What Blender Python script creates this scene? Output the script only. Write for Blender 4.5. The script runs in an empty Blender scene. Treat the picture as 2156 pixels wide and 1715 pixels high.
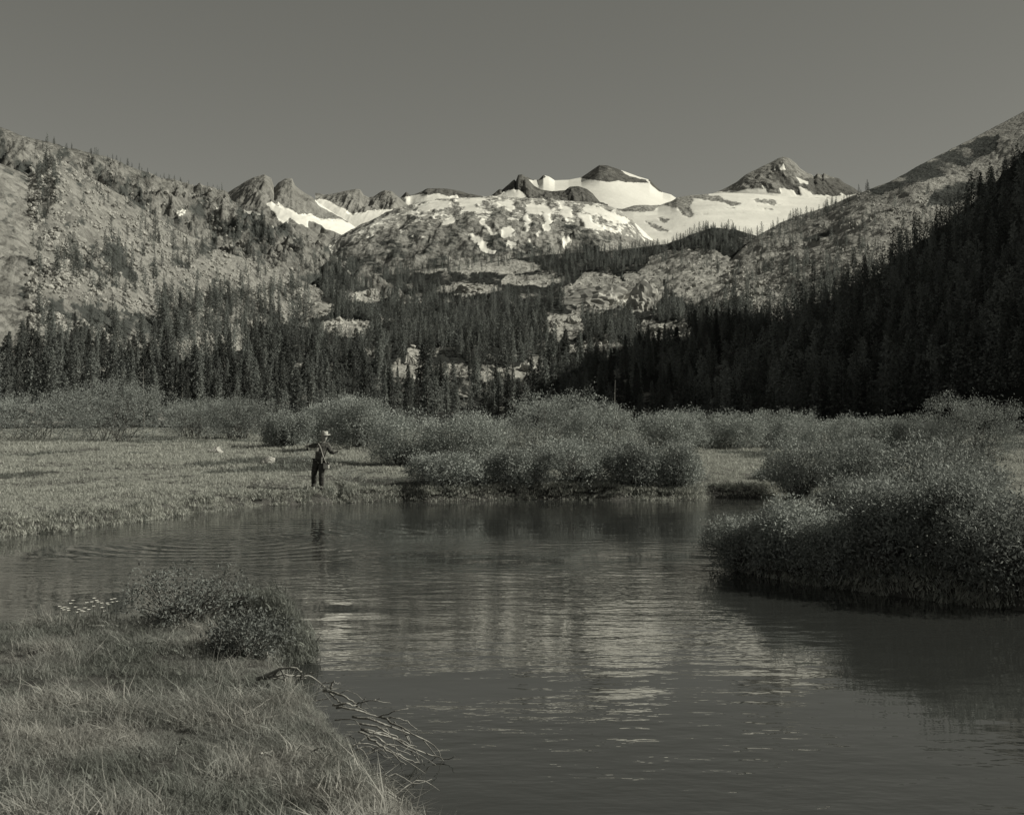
import bpy, math, random
import numpy as np
from mathutils import Vector
R = math.radians
rng = np.random.default_rng(7)
random.seed(7)
scene = bpy.context.scene
C = scene.collection

# ------------------------------------------------------------------ camera
# annotation frame: 2155 x 1715, focal length FV, horizon row YH, camera height ZC above the water (z = 0)
FV, CX, YH, ZC = 2420.0, 1077.5, 900.0, 2.2
cam_d = bpy.data.cameras.new('camera')
cam = bpy.data.objects.new('camera', cam_d); C.objects.link(cam)
cam.location = (0, 0, ZC); cam.rotation_euler = (R(90), 0, 0)
cam_d.sensor_width = 36; cam_d.lens = 36 * FV / 2155
cam_d.shift_y = (YH - 857.5) / 2155
cam_d.clip_start = 0.1; cam_d.clip_end = 30000
scene.camera = cam

# ------------------------------------------------------------------ sky and sun
SUN_AZ, SUN_EL = R(93), R(35)          # azimuth from +Y towards +X
w = bpy.data.worlds.new('World'); scene.world = w; w.use_nodes = True
nt = w.node_tree; nt.nodes.clear()
sky = nt.nodes.new('ShaderNodeTexSky'); sky.sky_type = 'NISHITA'; sky.sun_disc = False
sky.sun_elevation = SUN_EL; sky.sun_rotation = SUN_AZ
sky.altitude = 2700; sky.air_density = 1.0; sky.dust_density = 0.6; sky.ozone_density = 1.0
sep = nt.nodes.new('ShaderNodeSeparateColor')
def wmath(op, a, b):
    n = nt.nodes.new('ShaderNodeMath'); n.operation = op
    for i, v in enumerate((a, b)):
        if isinstance(v, (int, float)): n.inputs[i].default_value = v
        else: nt.links.new(v, n.inputs[i])
    return n.outputs[0]
nt.links.new(sky.outputs[0], sep.inputs[0])
# black-and-white film response (yellow filter): mostly red and green
lum = wmath('ADD', wmath('MULTIPLY', sep.outputs[0], 0.5), wmath('MULTIPLY', sep.outputs[1], 0.5))
lum = wmath('MULTIPLY', wmath('POWER', lum, 0.70), 1.04)
comb = nt.nodes.new('ShaderNodeCombineColor')
for i, t in enumerate((1.0, 0.995, 0.88)):
    nt.links.new(wmath('MULTIPLY', lum, t), comb.inputs[i])
bg = nt.nodes.new('ShaderNodeBackground'); bg.inputs[1].default_value = 0.10
out = nt.nodes.new('ShaderNodeOutputWorld')
nt.links.new(comb.outputs[0], bg.inputs[0]); nt.links.new(bg.outputs[0], out.inputs[0])

sun_d = bpy.data.lights.new('sun', 'SUN'); sun_d.energy = 4.6; sun_d.angle = R(0.5); sun_d.color = (1.0, 0.965, 0.83)
sun = bpy.data.objects.new('sun', sun_d); C.objects.link(sun)
to_sun = Vector((math.cos(SUN_EL) * math.sin(SUN_AZ), math.cos(SUN_EL) * math.cos(SUN_AZ), math.sin(SUN_EL)))
sun.rotation_euler = to_sun.to_track_quat('Z', 'Y').to_euler()

vs = scene.view_settings
vs.view_transform = 'Standard'; vs.look = 'None'; vs.exposure = 0.15; vs.gamma = 1.0
scene.render.engine = 'CYCLES'
scene.cycles.max_bounces = 6; scene.cycles.diffuse_bounces = 5; scene.cycles.glossy_bounces = 3
scene.cycles.transmission_bounces = 3; scene.cycles.volume_bounces = 0
scene.cycles.use_denoising = True
scene.cycles.sample_clamp_indirect = 4

# ------------------------------------------------------------------ noise (numpy)
def _h(ix, iy, iz, s):
    n = (ix.astype(np.int64) * 374761393 + iy.astype(np.int64) * 668265263 + iz.astype(np.int64) * 2147483647 + s * 974711) & 0xffffffff
    n = ((n ^ (n >> 13)) * 1274126177) & 0xffffffff
    n = ((n ^ (n >> 16)) * 2246822519) & 0xffffffff
    return ((n ^ (n >> 15)) & 0xffff) / 32767.5 - 1.0
def vnoise(x, y, z=None, s=0):
    x = np.asarray(x, float); y = np.asarray(y, float)
    z = np.zeros_like(x) if z is None else np.asarray(z, float)
    ix, iy, iz = np.floor(x), np.floor(y), np.floor(z)
    fx, fy, fz = x - ix, y - iy, z - iz
    fx = fx * fx * fx * (fx * (fx * 6 - 15) + 10); fy = fy * fy * fy * (fy * (fy * 6 - 15) + 10); fz = fz * fz * (3 - 2 * fz)
    def L(dx, dy, dz): return _h(ix + dx, iy + dy, iz + dz, s)
    a = L(0,0,0) * (1 - fx) + L(1,0,0) * fx; b = L(0,1,0) * (1 - fx) + L(1,1,0) * fx
    c = L(0,0,1) * (1 - fx) + L(1,0,1) * fx; d = L(0,1,1) * (1 - fx) + L(1,1,1) * fx
    return (a * (1 - fy) + b * fy) * (1 - fz) + (c * (1 - fy) + d * fy) * fz
def fbm(x, y, s=0, octv=4, gain=0.5, ridged=False):
    t, a, n = 0, 1.0, 0
    for k in range(octv):
        v = vnoise(x * 2 ** k + 17.3 * k, y * 2 ** k - 9.1 * k, None, s + k)
        if ridged: v = 1 - 2 * np.abs(v)
        t = t + v * a; n += a; a *= gain
    return t / n

# ------------------------------------------------------------------ materials (all greys of a toned monochrome print)
WARM, COOL = (1.0, 0.99, 0.93), (0.94, 1.0, 0.96)
def grey(v, tint=WARM): return (v * tint[0], v * tint[1], v * tint[2], 1)
def mat_base(name):
    m = bpy.data.materials.new(name); m.use_nodes = True
    t = m.node_tree; b = t.nodes['Principled BSDF']
    b.inputs['Specular IOR Level'].default_value = 0.2
    return m, t, b
def N(t, kind, **kw):
    n = t.nodes.new(kind)
    for k, v in kw.items(): setattr(n, k, v)
    return n
def noise_node(t, scale, detail=4, vec=None, rough=0.55):
    n = N(t, 'ShaderNodeTexNoise'); n.inputs['Scale'].default_value = scale
    n.inputs['Detail'].default_value = detail; n.inputs['Roughness'].default_value = rough
    if vec is not None: t.links.new(vec, n.inputs['Vector'])
    return n.outputs['Fac']
def ramp(t, fac, stops):
    r = N(t, 'ShaderNodeValToRGB'); e = r.color_ramp.elements
    e[0].position, e[0].color = stops[0]; e[1].position, e[1].color = stops[-1]
    for p, c in stops[1:-1]:
        q = e.new(p); q.color = c
    t.links.new(fac, r.inputs[0]); return r.outputs[0]
def mix(t, fac, a, b):
    n = N(t, 'ShaderNodeMix', data_type='RGBA')
    for v, i in ((fac, 0), (a, 6), (b, 7)):
        if isinstance(v, (int, float)): n.inputs[i].default_value = v
        elif isinstance(v, tuple): n.inputs[i].default_value = v
        else: t.links.new(v, n.inputs[i])
    return n.outputs[2]
def M2(t, op, a, b=0.0):
    n = N(t, 'ShaderNodeMath', operation=op)
    for i, v in enumerate((a, b)):
        if isinstance(v, (int, float)): n.inputs[i].default_value = v
        else: t.links.new(v, n.inputs[i])
    return n.outputs[0]
def rough_mat(name, lo, hi, scale, tint=WARM, bump=0.0, bscale=None, detail=5, rough=0.9):
    m, t, b = mat_base(name)
    tc = N(t, 'ShaderNodeTexCoord').outputs['Object']
    f = noise_node(t, scale, detail, tc)
    t.links.new(ramp(t, f, [(0.3, grey(lo, tint)), (0.7, grey(hi, tint))]), b.inputs['Base Color'])
    b.inputs['Roughness'].default_value = rough
    if bump:
        bp = N(t, 'ShaderNodeBump'); bp.inputs['Strength'].default_value = bump
        bp.inputs['Distance'].default_value = 1.0 / (bscale or scale)
        t.links.new(noise_node(t, bscale or scale, detail, tc), bp.inputs['Height'])
        t.links.new(bp.outputs[0], b.inputs['Normal'])
    return m
def leaf_mat(name, lo, hi, tint=COOL, trans=0.35, scale=1.5, vary=0.25, spec=0.06):
    """two-sided leaf: diffuse plus light let through, tone varies from clump to clump and from plant to plant"""
    m, t, b = mat_base(name)
    oi = N(t, 'ShaderNodeObjectInfo')
    tc = N(t, 'ShaderNodeTexCoord').outputs['Object']
    f = M2(t, 'ADD', M2(t, 'MULTIPLY', noise_node(t, scale, 3, tc), 1 - vary), M2(t, 'MULTIPLY', oi.outputs['Random'], vary))
    col = ramp(t, f, [(0.3, grey(lo, tint)), (0.7, grey(hi, tint))])
    t.links.new(col, b.inputs['Base Color']); b.inputs['Roughness'].default_value = 0.6
    b.inputs['Specular IOR Level'].default_value = spec
    tr = N(t, 'ShaderNodeBsdfTranslucent'); t.links.new(col, tr.inputs[0])
    mx = N(t, 'ShaderNodeMixShader'); mx.inputs[0].default_value = trans
    t.links.new(b.outputs[0], mx.inputs[1]); t.links.new(tr.outputs[0], mx.inputs[2])
    t.links.new(mx.outputs[0], t.nodes['Material Output'].inputs[0])
    return m
def mountain_mat(name, dark, light, scale, bump, veg=0.05, ragged=1.7):
    """granite with vertex masks 'snow' and 'veg'; the masks' edges are broken up by fine noise"""
    m, t, b = mat_base(name)
    tc = N(t, 'ShaderNodeTexCoord').outputs['Object']
    big = noise_node(t, scale * 0.12, 5, tc); mid = noise_node(t, scale, 8, tc, 0.65)
    vor = N(t, 'ShaderNodeTexVoronoi'); vor.inputs['Scale'].default_value = scale * 1.6
    t.links.new(tc, vor.inputs['Vector'])
    f = M2(t, 'ADD', M2(t, 'MULTIPLY', big, 0.45), M2(t, 'MULTIPLY', mid, 0.55))
    f = M2(t, 'ADD', M2(t, 'MULTIPLY', f, 0.8), M2(t, 'MULTIPLY', vor.outputs['Color'], 0.2))
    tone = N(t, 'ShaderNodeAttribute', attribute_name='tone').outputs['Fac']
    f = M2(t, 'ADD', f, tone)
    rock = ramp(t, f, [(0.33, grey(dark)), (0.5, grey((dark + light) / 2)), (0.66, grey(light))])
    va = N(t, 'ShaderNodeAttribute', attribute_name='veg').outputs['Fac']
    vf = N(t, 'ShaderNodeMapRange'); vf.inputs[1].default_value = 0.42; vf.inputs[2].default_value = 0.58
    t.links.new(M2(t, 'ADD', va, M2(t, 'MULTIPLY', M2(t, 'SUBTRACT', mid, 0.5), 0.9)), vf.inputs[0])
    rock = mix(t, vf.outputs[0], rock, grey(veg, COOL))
    sa = N(t, 'ShaderNodeAttribute', attribute_name='snow').outputs['Fac']
    sf = N(t, 'ShaderNodeMapRange'); sf.inputs[1].default_value = 0.44; sf.inputs[2].default_value = 0.56
    t.links.new(M2(t, 'ADD', sa, M2(t, 'MULTIPLY', M2(t, 'SUBTRACT', mid, 0.5), ragged)), sf.inputs[0])
    snow = ramp(t, big, [(0.3, grey(0.58)), (0.7, grey(0.74))])
    t.links.new(mix(t, sf.outputs[0], rock, snow), b.inputs['Base Color'])
    b.inputs['Roughness'].default_value = 0.95; b.inputs['Specular IOR Level'].default_value = 0.05
    bp = N(t, 'ShaderNodeBump'); bp.inputs['Distance'].default_value = bump
    st = M2(t, 'SUBTRACT', 1.0, M2(t, 'MULTIPLY', sf.outputs[0], 0.9))
    t.links.new(st, bp.inputs['Strength'])
    hh = M2(t, 'ADD', mid, M2(t, 'MULTIPLY', vor.outputs['Distance'], -0.5))
    t.links.new(hh, bp.inputs['Height']); t.links.new(bp.outputs[0], b.inputs['Normal'])
    return m

MAT = {}
MAT['peak_dark'] = mountain_mat('dark_peak_rock', 0.05, 0.16, 0.02, 18)
MAT['peak'] = mountain_mat('peak_granite', 0.10, 0.27, 0.02, 18)
MAT['dome'] = mountain_mat('dome_granite', 0.12, 0.40, 0.05, 8, ragged=2.6)
MAT['slope'] = mountain_mat('slope_granite', 0.06, 0.28, 0.16, 2.8, 0.07)
MAT['slope_dim'] = mountain_mat('scree_granite', 0.08, 0.28, 0.16, 2.4, 0.06)
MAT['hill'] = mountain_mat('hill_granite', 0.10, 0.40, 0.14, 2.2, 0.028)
MAT['rock'] = rough_mat('boulder_granite', 0.16, 0.50, 2.2, bump=0.8, bscale=5, detail=8)
MAT['pale_rock'] = rough_mat('pale_boulder', 0.30, 0.46, 2.2, bump=0.5, bscale=5)
MAT['needle'] = leaf_mat('conifer_needles', 0.09, 0.26, trans=0.25, scale=0.5, vary=0.6)
MAT['bark'] = rough_mat('conifer_bark', 0.06, 0.16, 3, bump=0.4)
MAT['snag'] = rough_mat('bleached_wood', 0.12, 0.24, 4, bump=0.3)
MAT['willow'] = leaf_mat('willow_leaves', 0.20, 0.42, trans=0.2, scale=1.2)
MAT['willow_near'] = leaf_mat('near_willow_leaves', 0.16, 0.38, trans=0.24, scale=2.5)
MAT['shrub'] = leaf_mat('shrub_leaves', 0.10, 0.26, trans=0.2, scale=4)
MAT['stem'] = rough_mat('willow_stems', 0.08, 0.18, 5)
MAT['grass'] = leaf_mat('meadow_grass', 0.31, 0.52, tint=(0.98, 1.0, 0.92), trans=0.35, scale=2.0)
MAT['grass_near'] = leaf_mat('bank_grass', 0.19, 0.40, tint=(0.98, 1.0, 0.94), trans=0.35, scale=2.0)
MAT['dry'] = leaf_mat('dry_grass', 0.24, 0.42, tint=(1.0, 0.99, 0.93), trans=0.3, scale=2.0)
MAT['sedge'] = leaf_mat('bank_sedge', 0.12, 0.26, tint=(0.95, 1.0, 0.92), trans=0.3, scale=2.0)
MAT['twig'] = rough_mat('dead_wood', 0.09, 0.34, 14, bump=0.6)
MAT['petal'] = rough_mat('white_petals', 0.6, 0.75, 5)

# ------------------------------------------------------------------ mesh helpers
def mesh_from(name, V, F, mat=None, smooth=False, attrs=None):
    """V (n,3); F (m,k) array or list of such arrays"""
    V = np.asarray(V, np.float32)
    Fs = F if isinstance(F, list) else [F]
    Fs = [np.asarray(f, np.int32) for f in Fs if len(f)]
    me = bpy.data.meshes.new(name)
    me.vertices.add(len(V)); me.vertices.foreach_set('co', V.ravel())
    nl = sum(f.size for f in Fs); nf = sum(len(f) for f in Fs)
    me.loops.add(nl); me.polygons.add(nf)
    me.loops.foreach_set('vertex_index', np.concatenate([f.ravel() for f in Fs]))
    tot = np.concatenate([np.full(len(f), f.shape[1], np.int32) for f in Fs])
    st = np.concatenate([[0], np.cumsum(tot)[:-1]]).astype(np.int32)
    me.polygons.foreach_set('loop_start', st)
    me.polygons.foreach_set('use_smooth', np.full(nf, smooth, bool))
    for k, v in (attrs or {}).items():
        a = me.attributes.new(k, 'FLOAT', 'POINT'); a.data.foreach_set('value', np.asarray(v, np.float32).ravel())
    me.update(calc_edges=True); me.validate()
    if mat is not None: me.materials.append(mat)
    return me
def link(name, me, parent=None, loc=None, coll=None):
    o = bpy.data.objects.new(name, me); (coll or C).objects.link(o)
    if parent is not None: o.parent = parent
    if loc is not None: o.location = loc
    return o
def tag(o, label=None, cat=None, group=None, kind=None):
    for k, v in (('label', label), ('category', cat), ('group', group), ('kind', kind)):
        if v: o[k] = v
    return o
def empty(name, loc, rz=0.0):
    o = bpy.data.objects.new(name, None); C.objects.link(o)
    o.location = loc; o.rotation_euler = (0, 0, rz); o.empty_display_size = 0.2
    return o
def grid_faces(nr, nc):
    i = np.arange(nr - 1)[:, None] * nc + np.arange(nc - 1)[None, :]
    i = i.ravel()
    return np.stack([i, i + 1, i + nc + 1, i + nc], 1)
class MB:
    """collects tubes and quads into one mesh"""
    def __init__(s): s.v = []; s.q = []; s.t = []; s.n = 0
    def add(s, V, Q=None, T=None):
        V = np.asarray(V, float); s.v.append(V)
        if Q is not None and len(Q): s.q.append(np.asarray(Q) + s.n)
        if T is not None and len(T): s.t.append(np.asarray(T) + s.n)
        s.n += len(V)
    def tube(s, P, rad, k=6, cap=True):
        P = np.asarray(P, float); n = len(P); rad = np.broadcast_to(rad, n)
        T = np.gradient(P, axis=0); T /= np.linalg.norm(T, axis=1)[:, None] + 1e-9
        up = np.array([0.13, 0.31, 0.94]) if abs(T[0][2]) < 0.8 else np.array([0.9, 0.3, 0.1])
        A = np.cross(T, up); A /= np.linalg.norm(A, axis=1)[:, None] + 1e-9
        B = np.cross(T, A)
        a = np.arange(k) / k * 2 * np.pi
        V = P[:, None, :] + rad[:, None, None] * (np.cos(a)[None, :, None] * A[:, None, :] + np.sin(a)[None, :, None] * B[:, None, :])
        i = np.arange(n - 1)[:, None] * k + np.arange(k)[None, :]
        j = np.arange(n - 1)[:, None] * k + (np.arange(k)[None, :] + 1) % k
        Q = np.stack([i, j, j + k, i + k], -1).reshape(-1, 4)
        V = V.reshape(-1, 3); T3 = []
        if cap:
            V = np.vstack([V, P[0], P[-1]]); c0, c1 = n * k, n * k + 1
            for q in range(k):
                T3.append((c0, (q + 1) % k, q)); T3.append((c1, (n - 1) * k + q, (n - 1) * k + (q + 1) % k))
        s.add(V, Q, T3 if cap else None)
    def mesh(s, name, mat, smooth=False):
        F = []
        if s.q: F.append(np.vstack(s.q))
        if s.t: F.append(np.vstack(s.t))
        return mesh_from(name, np.vstack(s.v), F, mat, smooth)
def leaf_quads(P, D, Nn, ln, wd):
    """kite-shaped leaves: P base points, D directions, Nn side hints, ln lengths, wd widths"""
    S = np.cross(D, Nn); S /= np.linalg.norm(S, axis=1)[:, None] + 1e-9
    a = P; b = P + D * (ln * 0.45)[:, None] + S * (wd * 0.5)[:, None]
    c = P + D * ln[:, None]; d = P + D * (ln * 0.45)[:, None] - S * (wd * 0.5)[:, None]
    V = np.stack([a, b, c, d], 1).reshape(-1, 3)
    return V, np.arange(len(V)).reshape(-1, 4)
def rand_dirs(n, r):
    d = r.normal(size=(n, 3)); return d / np.linalg.norm(d, axis=1)[:, None]

# annotation transforms: pixel in a zoomed crop of the photograph -> annotation frame
def crop(x0, y0, s):
    return lambda pts: [((x0 + px / s) / 1.9007, (y0 + py / s) / 1.9007) for px, py in pts]
Z1 = crop(200, 500, 1.7967); Z2 = crop(1300, 600, 1.54); Z3 = crop(2500, 500, 1.54)
def in_poly(x, y, poly):
    r = np.zeros(np.shape(x), bool); n = len(poly)
    for i in range(n):
        x1, y1 = poly[i]; x2, y2 = poly[(i + 1) % n]
        if y1 == y2: continue
        c = ((y1 > y) != (y2 > y)) & (x < (x2 - x1) * (y - y1) / (y2 - y1) + x1)
        r ^= c
    return r
def in_any(x, y, polys, warp=5.0, seed=3):
    wx = x + warp * fbm(x / 14, y / 9, seed, 3); wy = y + warp * 0.7 * fbm(x / 14, y / 9, seed + 9, 3)
    r = np.zeros(np.shape(x), bool)
    for p in polys: r |= in_poly(wx, wy, p)
    return r
def smooth_mask(m, n=1):
    m = m.astype(float)
    for _ in range(n):
        q = np.pad(m, 1, mode='edge')
        m = (q[:-2, 1:-1] + q[2:, 1:-1] + q[1:-1, :-2] + q[1:-1, 2:] + 2 * q[1:-1, 1:-1]) / 6
    return m

# ------------------------------------------------------------------ mountains: one mesh each, a front slope from foot to crest and a back slope
LAYERS = {}
def sm(t):
    q = np.clip((t - 0.5) / 0.5, 0, 1); return q * q * (3 - 2 * q)
def layer(name, label, mat, step, crest, crest_d, foot, foot_d, rows, p=1.0, noise=None, snow=None, veg=None, tone=None, crest_damp=0.35, back=0.5):
    cx_ = [a for a, _ in crest]; cy_ = [b for _, b in crest]
    xs = np.arange(cx_[0], cx_[-1] + step, step)
    yc = np.interp(xs, cx_, cy_)
    dc = np.interp(xs, *zip(*crest_d)); yf = np.interp(xs, *zip(*foot)); df = np.interp(xs, *zip(*foot_d))
    sk = np.exp(-0.5 * (np.arange(-60, 61) / 20) ** 2); sk /= sk.sum()
    dc, yf, df = (np.convolve(np.pad(q_, 60, mode='edge'), sk, mode='valid') for q_ in (dc, yf, df))
    zc = ZC + (YH - yc) / FV * dc; zf = ZC + (YH - yf) / FV * df
    kk = np.exp(-0.5 * (np.arange(-60, 61) / 22) ** 2); zs = np.convolve(np.pad(zc, 60, mode='edge'), kk / kk.sum(), mode='valid')
    t = np.linspace(0, 1, rows)[:, None]; nb = 14
    tb = (np.arange(1, nb + 1) / nb)[:, None] ** 1.3
    D = np.vstack([df + (dc - df) * t, dc + (dc - df) * 0.9 * tb])
    Z = np.vstack([zf + (zs - zf) * t ** p + (zc - zs) * sm(t), zc - (dc - df) * 0.9 * tb * back])
    U = np.broadcast_to((xs - CX) / FV, D.shape)
    X = U * D
    tt = np.vstack([t, 1 + tb]) + 0 * D
    if noise:
        calm_ = 1 - 0.85 * smooth_mask(snow(CX + U * FV, YH - (Z - ZC) / D * FV, tt), 3) if snow else 1.0
        env = calm_ * np.clip(np.minimum(tt * 8 + 0.15, crest_damp + np.abs(1 - tt) * 4), 0, 1)
        for (amp, sc, rid, stretch) in noise:
            n = fbm(X / sc, D / (sc * stretch), len(name) * 7 + int(sc), 5, 0.55, rid)
            Z = Z + amp * (n - (0.3 if rid else 0)) * env
    IY = YH - (Z - ZC) / D * FV; IX = CX + U * FV
    at = {}
    z0 = np.zeros(D.shape)
    at['snow'] = smooth_mask(snow(IX, IY, tt), 2) * 0.95 if snow else z0
    at['veg'] = veg(IX, IY, tt) if veg else z0
    at['tone'] = tone(IX, IY, tt) if tone else z0
    me = mesh_from(name, np.stack([X, D, Z], -1).reshape(-1, 3), grid_faces(*D.shape), MAT[mat], True, at)
    o = link(name, me); tag(o, label, None, None, 'structure')
    L = dict(xs=xs, D=D[:rows], Z=Z[:rows], IY=np.minimum.accumulate(IY[:rows], 0), obj=o)
    LAYERS[label] = L
    return L
def polys_mask(polys, warp=5, seed=3): return lambda x, y, t: in_any(x, y, polys, warp, seed).astype(float)

P1c = Z1([(940,500),(1000,470),(1060,455),(1130,445),(1160,470),(1200,462),(1240,465),(1280,485),(1400,410),(1470,375),(1540,355),(1590,385),(1612,452),(1640,415),(1690,385),(1740,380),(1760,430),(1800,465),(1840,490),(1880,510),(1930,560),(1990,600),(2050,640),(2120,680),(2200,740),(2260,790)])
P1s = [Z1(q) for q in ([(1555,570),(1590,545),(1650,580),(1720,600),(1790,640),(1870,640),(1930,670),(2000,680),(2100,680),(2260,760),(2260,900),(2080,785),(1980,750),(1900,700),(1840,690),(1800,720),(1720,665),(1700,720),(1650,690),(1600,620)],
    [(1390,615),(1480,625),(1590,680),(1450,680)], [(1850,690),(1860,745),(1800,700)], [(1920,750),(1990,770),(1980,785)], [(1890,515),(1960,560),(2060,620),(2200,690),(2200,720),(2040,640),(1920,570)], [(1625,535),(1660,575),(1640,570)])]
layer('mountain', 'jagged twin grey peaks at left end of the far skyline', 'peak', 1.6, P1c, [(0,4500),(3000,4500)], [(0,560),(3000,560)], [(0,3700),(3000,3700)], 110, 0.85,
      [(30, 160, True, 2.2), (10, 45, True, 2)], polys_mask(P1s, 4), crest_damp=0.12)
P2c = Z2([(-60,262),(0,275),(50,270),(110,258),(150,250),(190,243),(215,245),(240,280),(270,295),(300,290),(340,262),(370,248),(410,255),(450,290),(500,330),(530,350),(580,380)])
P2s = [Z2([(-60,295),(0,308),(60,335),(110,360),(160,392),(240,388),(290,372),(400,362),(500,358),(700,380),(700,900),(-60,900)])]
layer('mountain', 'fluted grey rock wall above a snow basin', 'peak', 1.6, P2c, [(0,5200),(3000,5200)], [(0,520),(3000,520)], [(0,4400),(3000,4400)], 90, 0.8,
      [(34, 110, True, 5), (12, 40, True, 3)], polys_mask(P2s, 3), crest_damp=0.12)
P3c = Z2([(380,360),(430,330),(470,290),(500,258),(525,280),(540,278),(580,262),(630,240),(690,237),(740,240),(800,245),(850,258),(900,272),(960,285),(1040,305)])
P3s = [Z2([(380,300),(470,294),(560,280),(600,272),(640,282),(700,268),(760,285),(820,275),(830,305),(1040,330),(1040,900),(380,900)])]
layer('mountain', 'low dark ridge behind the snowy dome', 'peak_dark', 1.6, P3c, [(0,5600),(3000,5600)], [(0,500),(3000,500)], [(0,4800),(3000,4800)], 70, 0.8,
      [(26, 120, True, 3), (10, 40, True, 2)], polys_mask(P3s, 3), crest_damp=0.15)
P4c = Z2([(1120,330),(1200,200),(1240,165),(1280,185),(1315,185),(1345,155),(1380,165),(1415,188),(1500,185),(1580,170),(1640,130),(1690,95),(1740,98),(1790,115),(1850,135),(1930,165),(2000,185),(2040,225),(2080,262),(2130,275),(2160,295),(2200,330),(2260,370)])
P4r = [Z2(q) for q in ([(1560,168),(1640,110),(1690,80),(1800,95),(1810,125),(1850,150),(1975,190),(2000,205),(1940,205),(1860,200),(1800,190),(1750,202),(1690,190),(1600,180)], [(1990,170),(2060,215),(2110,268),(2070,262),(2030,235),(2005,205)], [(1315,190),(1345,140),(1360,165),(1330,185)], [(1820,100),(1950,150),(1990,160),(2000,180),(1900,145)], [(1240,150),(1300,180),(1290,195),(1240,180)])]
layer('mountain', 'broad glacier clad mountain at centre of the skyline', 'peak_dark', 1.6, P4c, [(0,5600),(3000,5600)], [(0,470),(3000,470)], [(0,4700),(3000,4700)], 90, 0.9,
      [(16, 220, False, 1.2)], lambda x, y, t: ~in_any(x, y, P4r, 3), crest_damp=0.3)
P4b = Z2([(960,330),(1030,280),(1075,242),(1090,248),(1165,180),(1175,192),(1190,155),(1215,152),(1250,180),(1290,222),(1330,245),(1400,256),(1480,248),(1510,226),(1560,224),(1610,240),(1650,270),(1690,318),(1740,350)])
P4bs = [Z2([(1050,285),(1120,255),(1190,238),(1230,270),(1240,310),(1000,330)])]
layer('mountain', 'dark rock rib standing in front of the glacier', 'peak_dark', 1.6, P4b, [(0,4900),(3000,4900)], [(0,450),(3000,450)], [(0,4450),(3000,4450)], 70, 0.8,
      [(28, 120, True, 2.5), (12, 45, True, 2)], polys_mask(P4bs, 3), crest_damp=0.12)
P5c = Z3([(480,450),(560,415),(620,390),(690,350),(740,310),(760,298),(800,280),(840,258),(900,230),(940,207),(975,195),(1010,205),(1050,235),(1080,270),(1120,295),(1150,305),(1165,320),(1185,298),(1215,308),(1225,297),(1270,318),(1320,330),(1350,355),(1400,380),(1430,402),(1500,440)])
P5s = [Z3(q) for q in ([(975,225),(990,285),(950,275),(970,255)],[(918,252),(932,255),(928,285),(918,285)],[(1045,322),(1130,350),(1130,368),(1080,362)],[(810,343),(872,380),(872,412),(845,372)],[(1060,370),(1130,400),(1168,438),(1090,437)],[(950,388),(1040,405),(1060,435),(960,430)],[(480,425),(780,392),(870,397),(880,420),(1010,432),(1200,430),(1310,440),(1340,415),(1360,440),(1500,440),(1500,900),(480,900)])]
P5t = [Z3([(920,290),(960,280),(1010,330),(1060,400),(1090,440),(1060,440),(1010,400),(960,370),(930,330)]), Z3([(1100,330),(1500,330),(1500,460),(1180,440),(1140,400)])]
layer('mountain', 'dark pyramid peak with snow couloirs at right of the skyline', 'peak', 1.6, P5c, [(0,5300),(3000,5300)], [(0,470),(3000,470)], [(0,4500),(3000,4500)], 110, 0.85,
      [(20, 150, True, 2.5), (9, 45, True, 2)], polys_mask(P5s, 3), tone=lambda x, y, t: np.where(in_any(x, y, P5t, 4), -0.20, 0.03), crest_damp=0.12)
Bc = Z3([(-320,480),(-158,484),(-68,514),(-18,519),(52,499),(122,494),(202,499),(282,474),(320,450),(400,435),(500,425),(600,420),(700,420),(800,425),(1000,442),(1200,446),(1400,430),(1500,402),(1560,405),(1800,430)])
Br = [Z3(q) for q in ([(250,480),(320,445),(500,420),(560,440),(740,492),(690,497),(560,470),(430,455),(390,505),(420,570),(360,560),(300,505),(230,503)], [(780,455),(880,462),(970,482),(900,490),(800,470)], [(200,570),(290,578),(250,612)], [(120,598),(200,612),(290,665),(200,645)], [(-320,470),(60,490),(200,490),(230,505),(150,535),(-20,530),(-160,505)], [(470,540),(520,540),(500,550)], [(840,505),(940,510),(900,520)], [(620,510),(700,508),(680,520)], [(-320,560),(-100,640),(0,690),(100,720),(100,1000),(-320,1000)], [(1000,425),(1200,440),(1300,455),(1100,440)])]
layer('hill', 'snow covered benches below the dark pyramid peak', 'dome', 1.8, Bc, [(0,4200),(3000,4200)], [(0,600),(3000,600)], [(0,2600),(3000,2600)], 110, 0.8,
      [(14, 260, False, 1.0), (7, 70, True, 1.2)], lambda x, y, t: ~in_any(x, y, Br, 7), crest_damp=0.4)
Cc = Z2([(-60,680),(0,610),(60,540),(160,490),(300,420),(420,375),(540,335),(640,315),(760,300),(860,297),(1000,290),(1080,285),(1200,300),(1350,310),(1480,312),(1650,322),(1720,340),(1790,365),(1850,410),(1920,460),(2000,540),(2080,610),(2160,680)])
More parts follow.
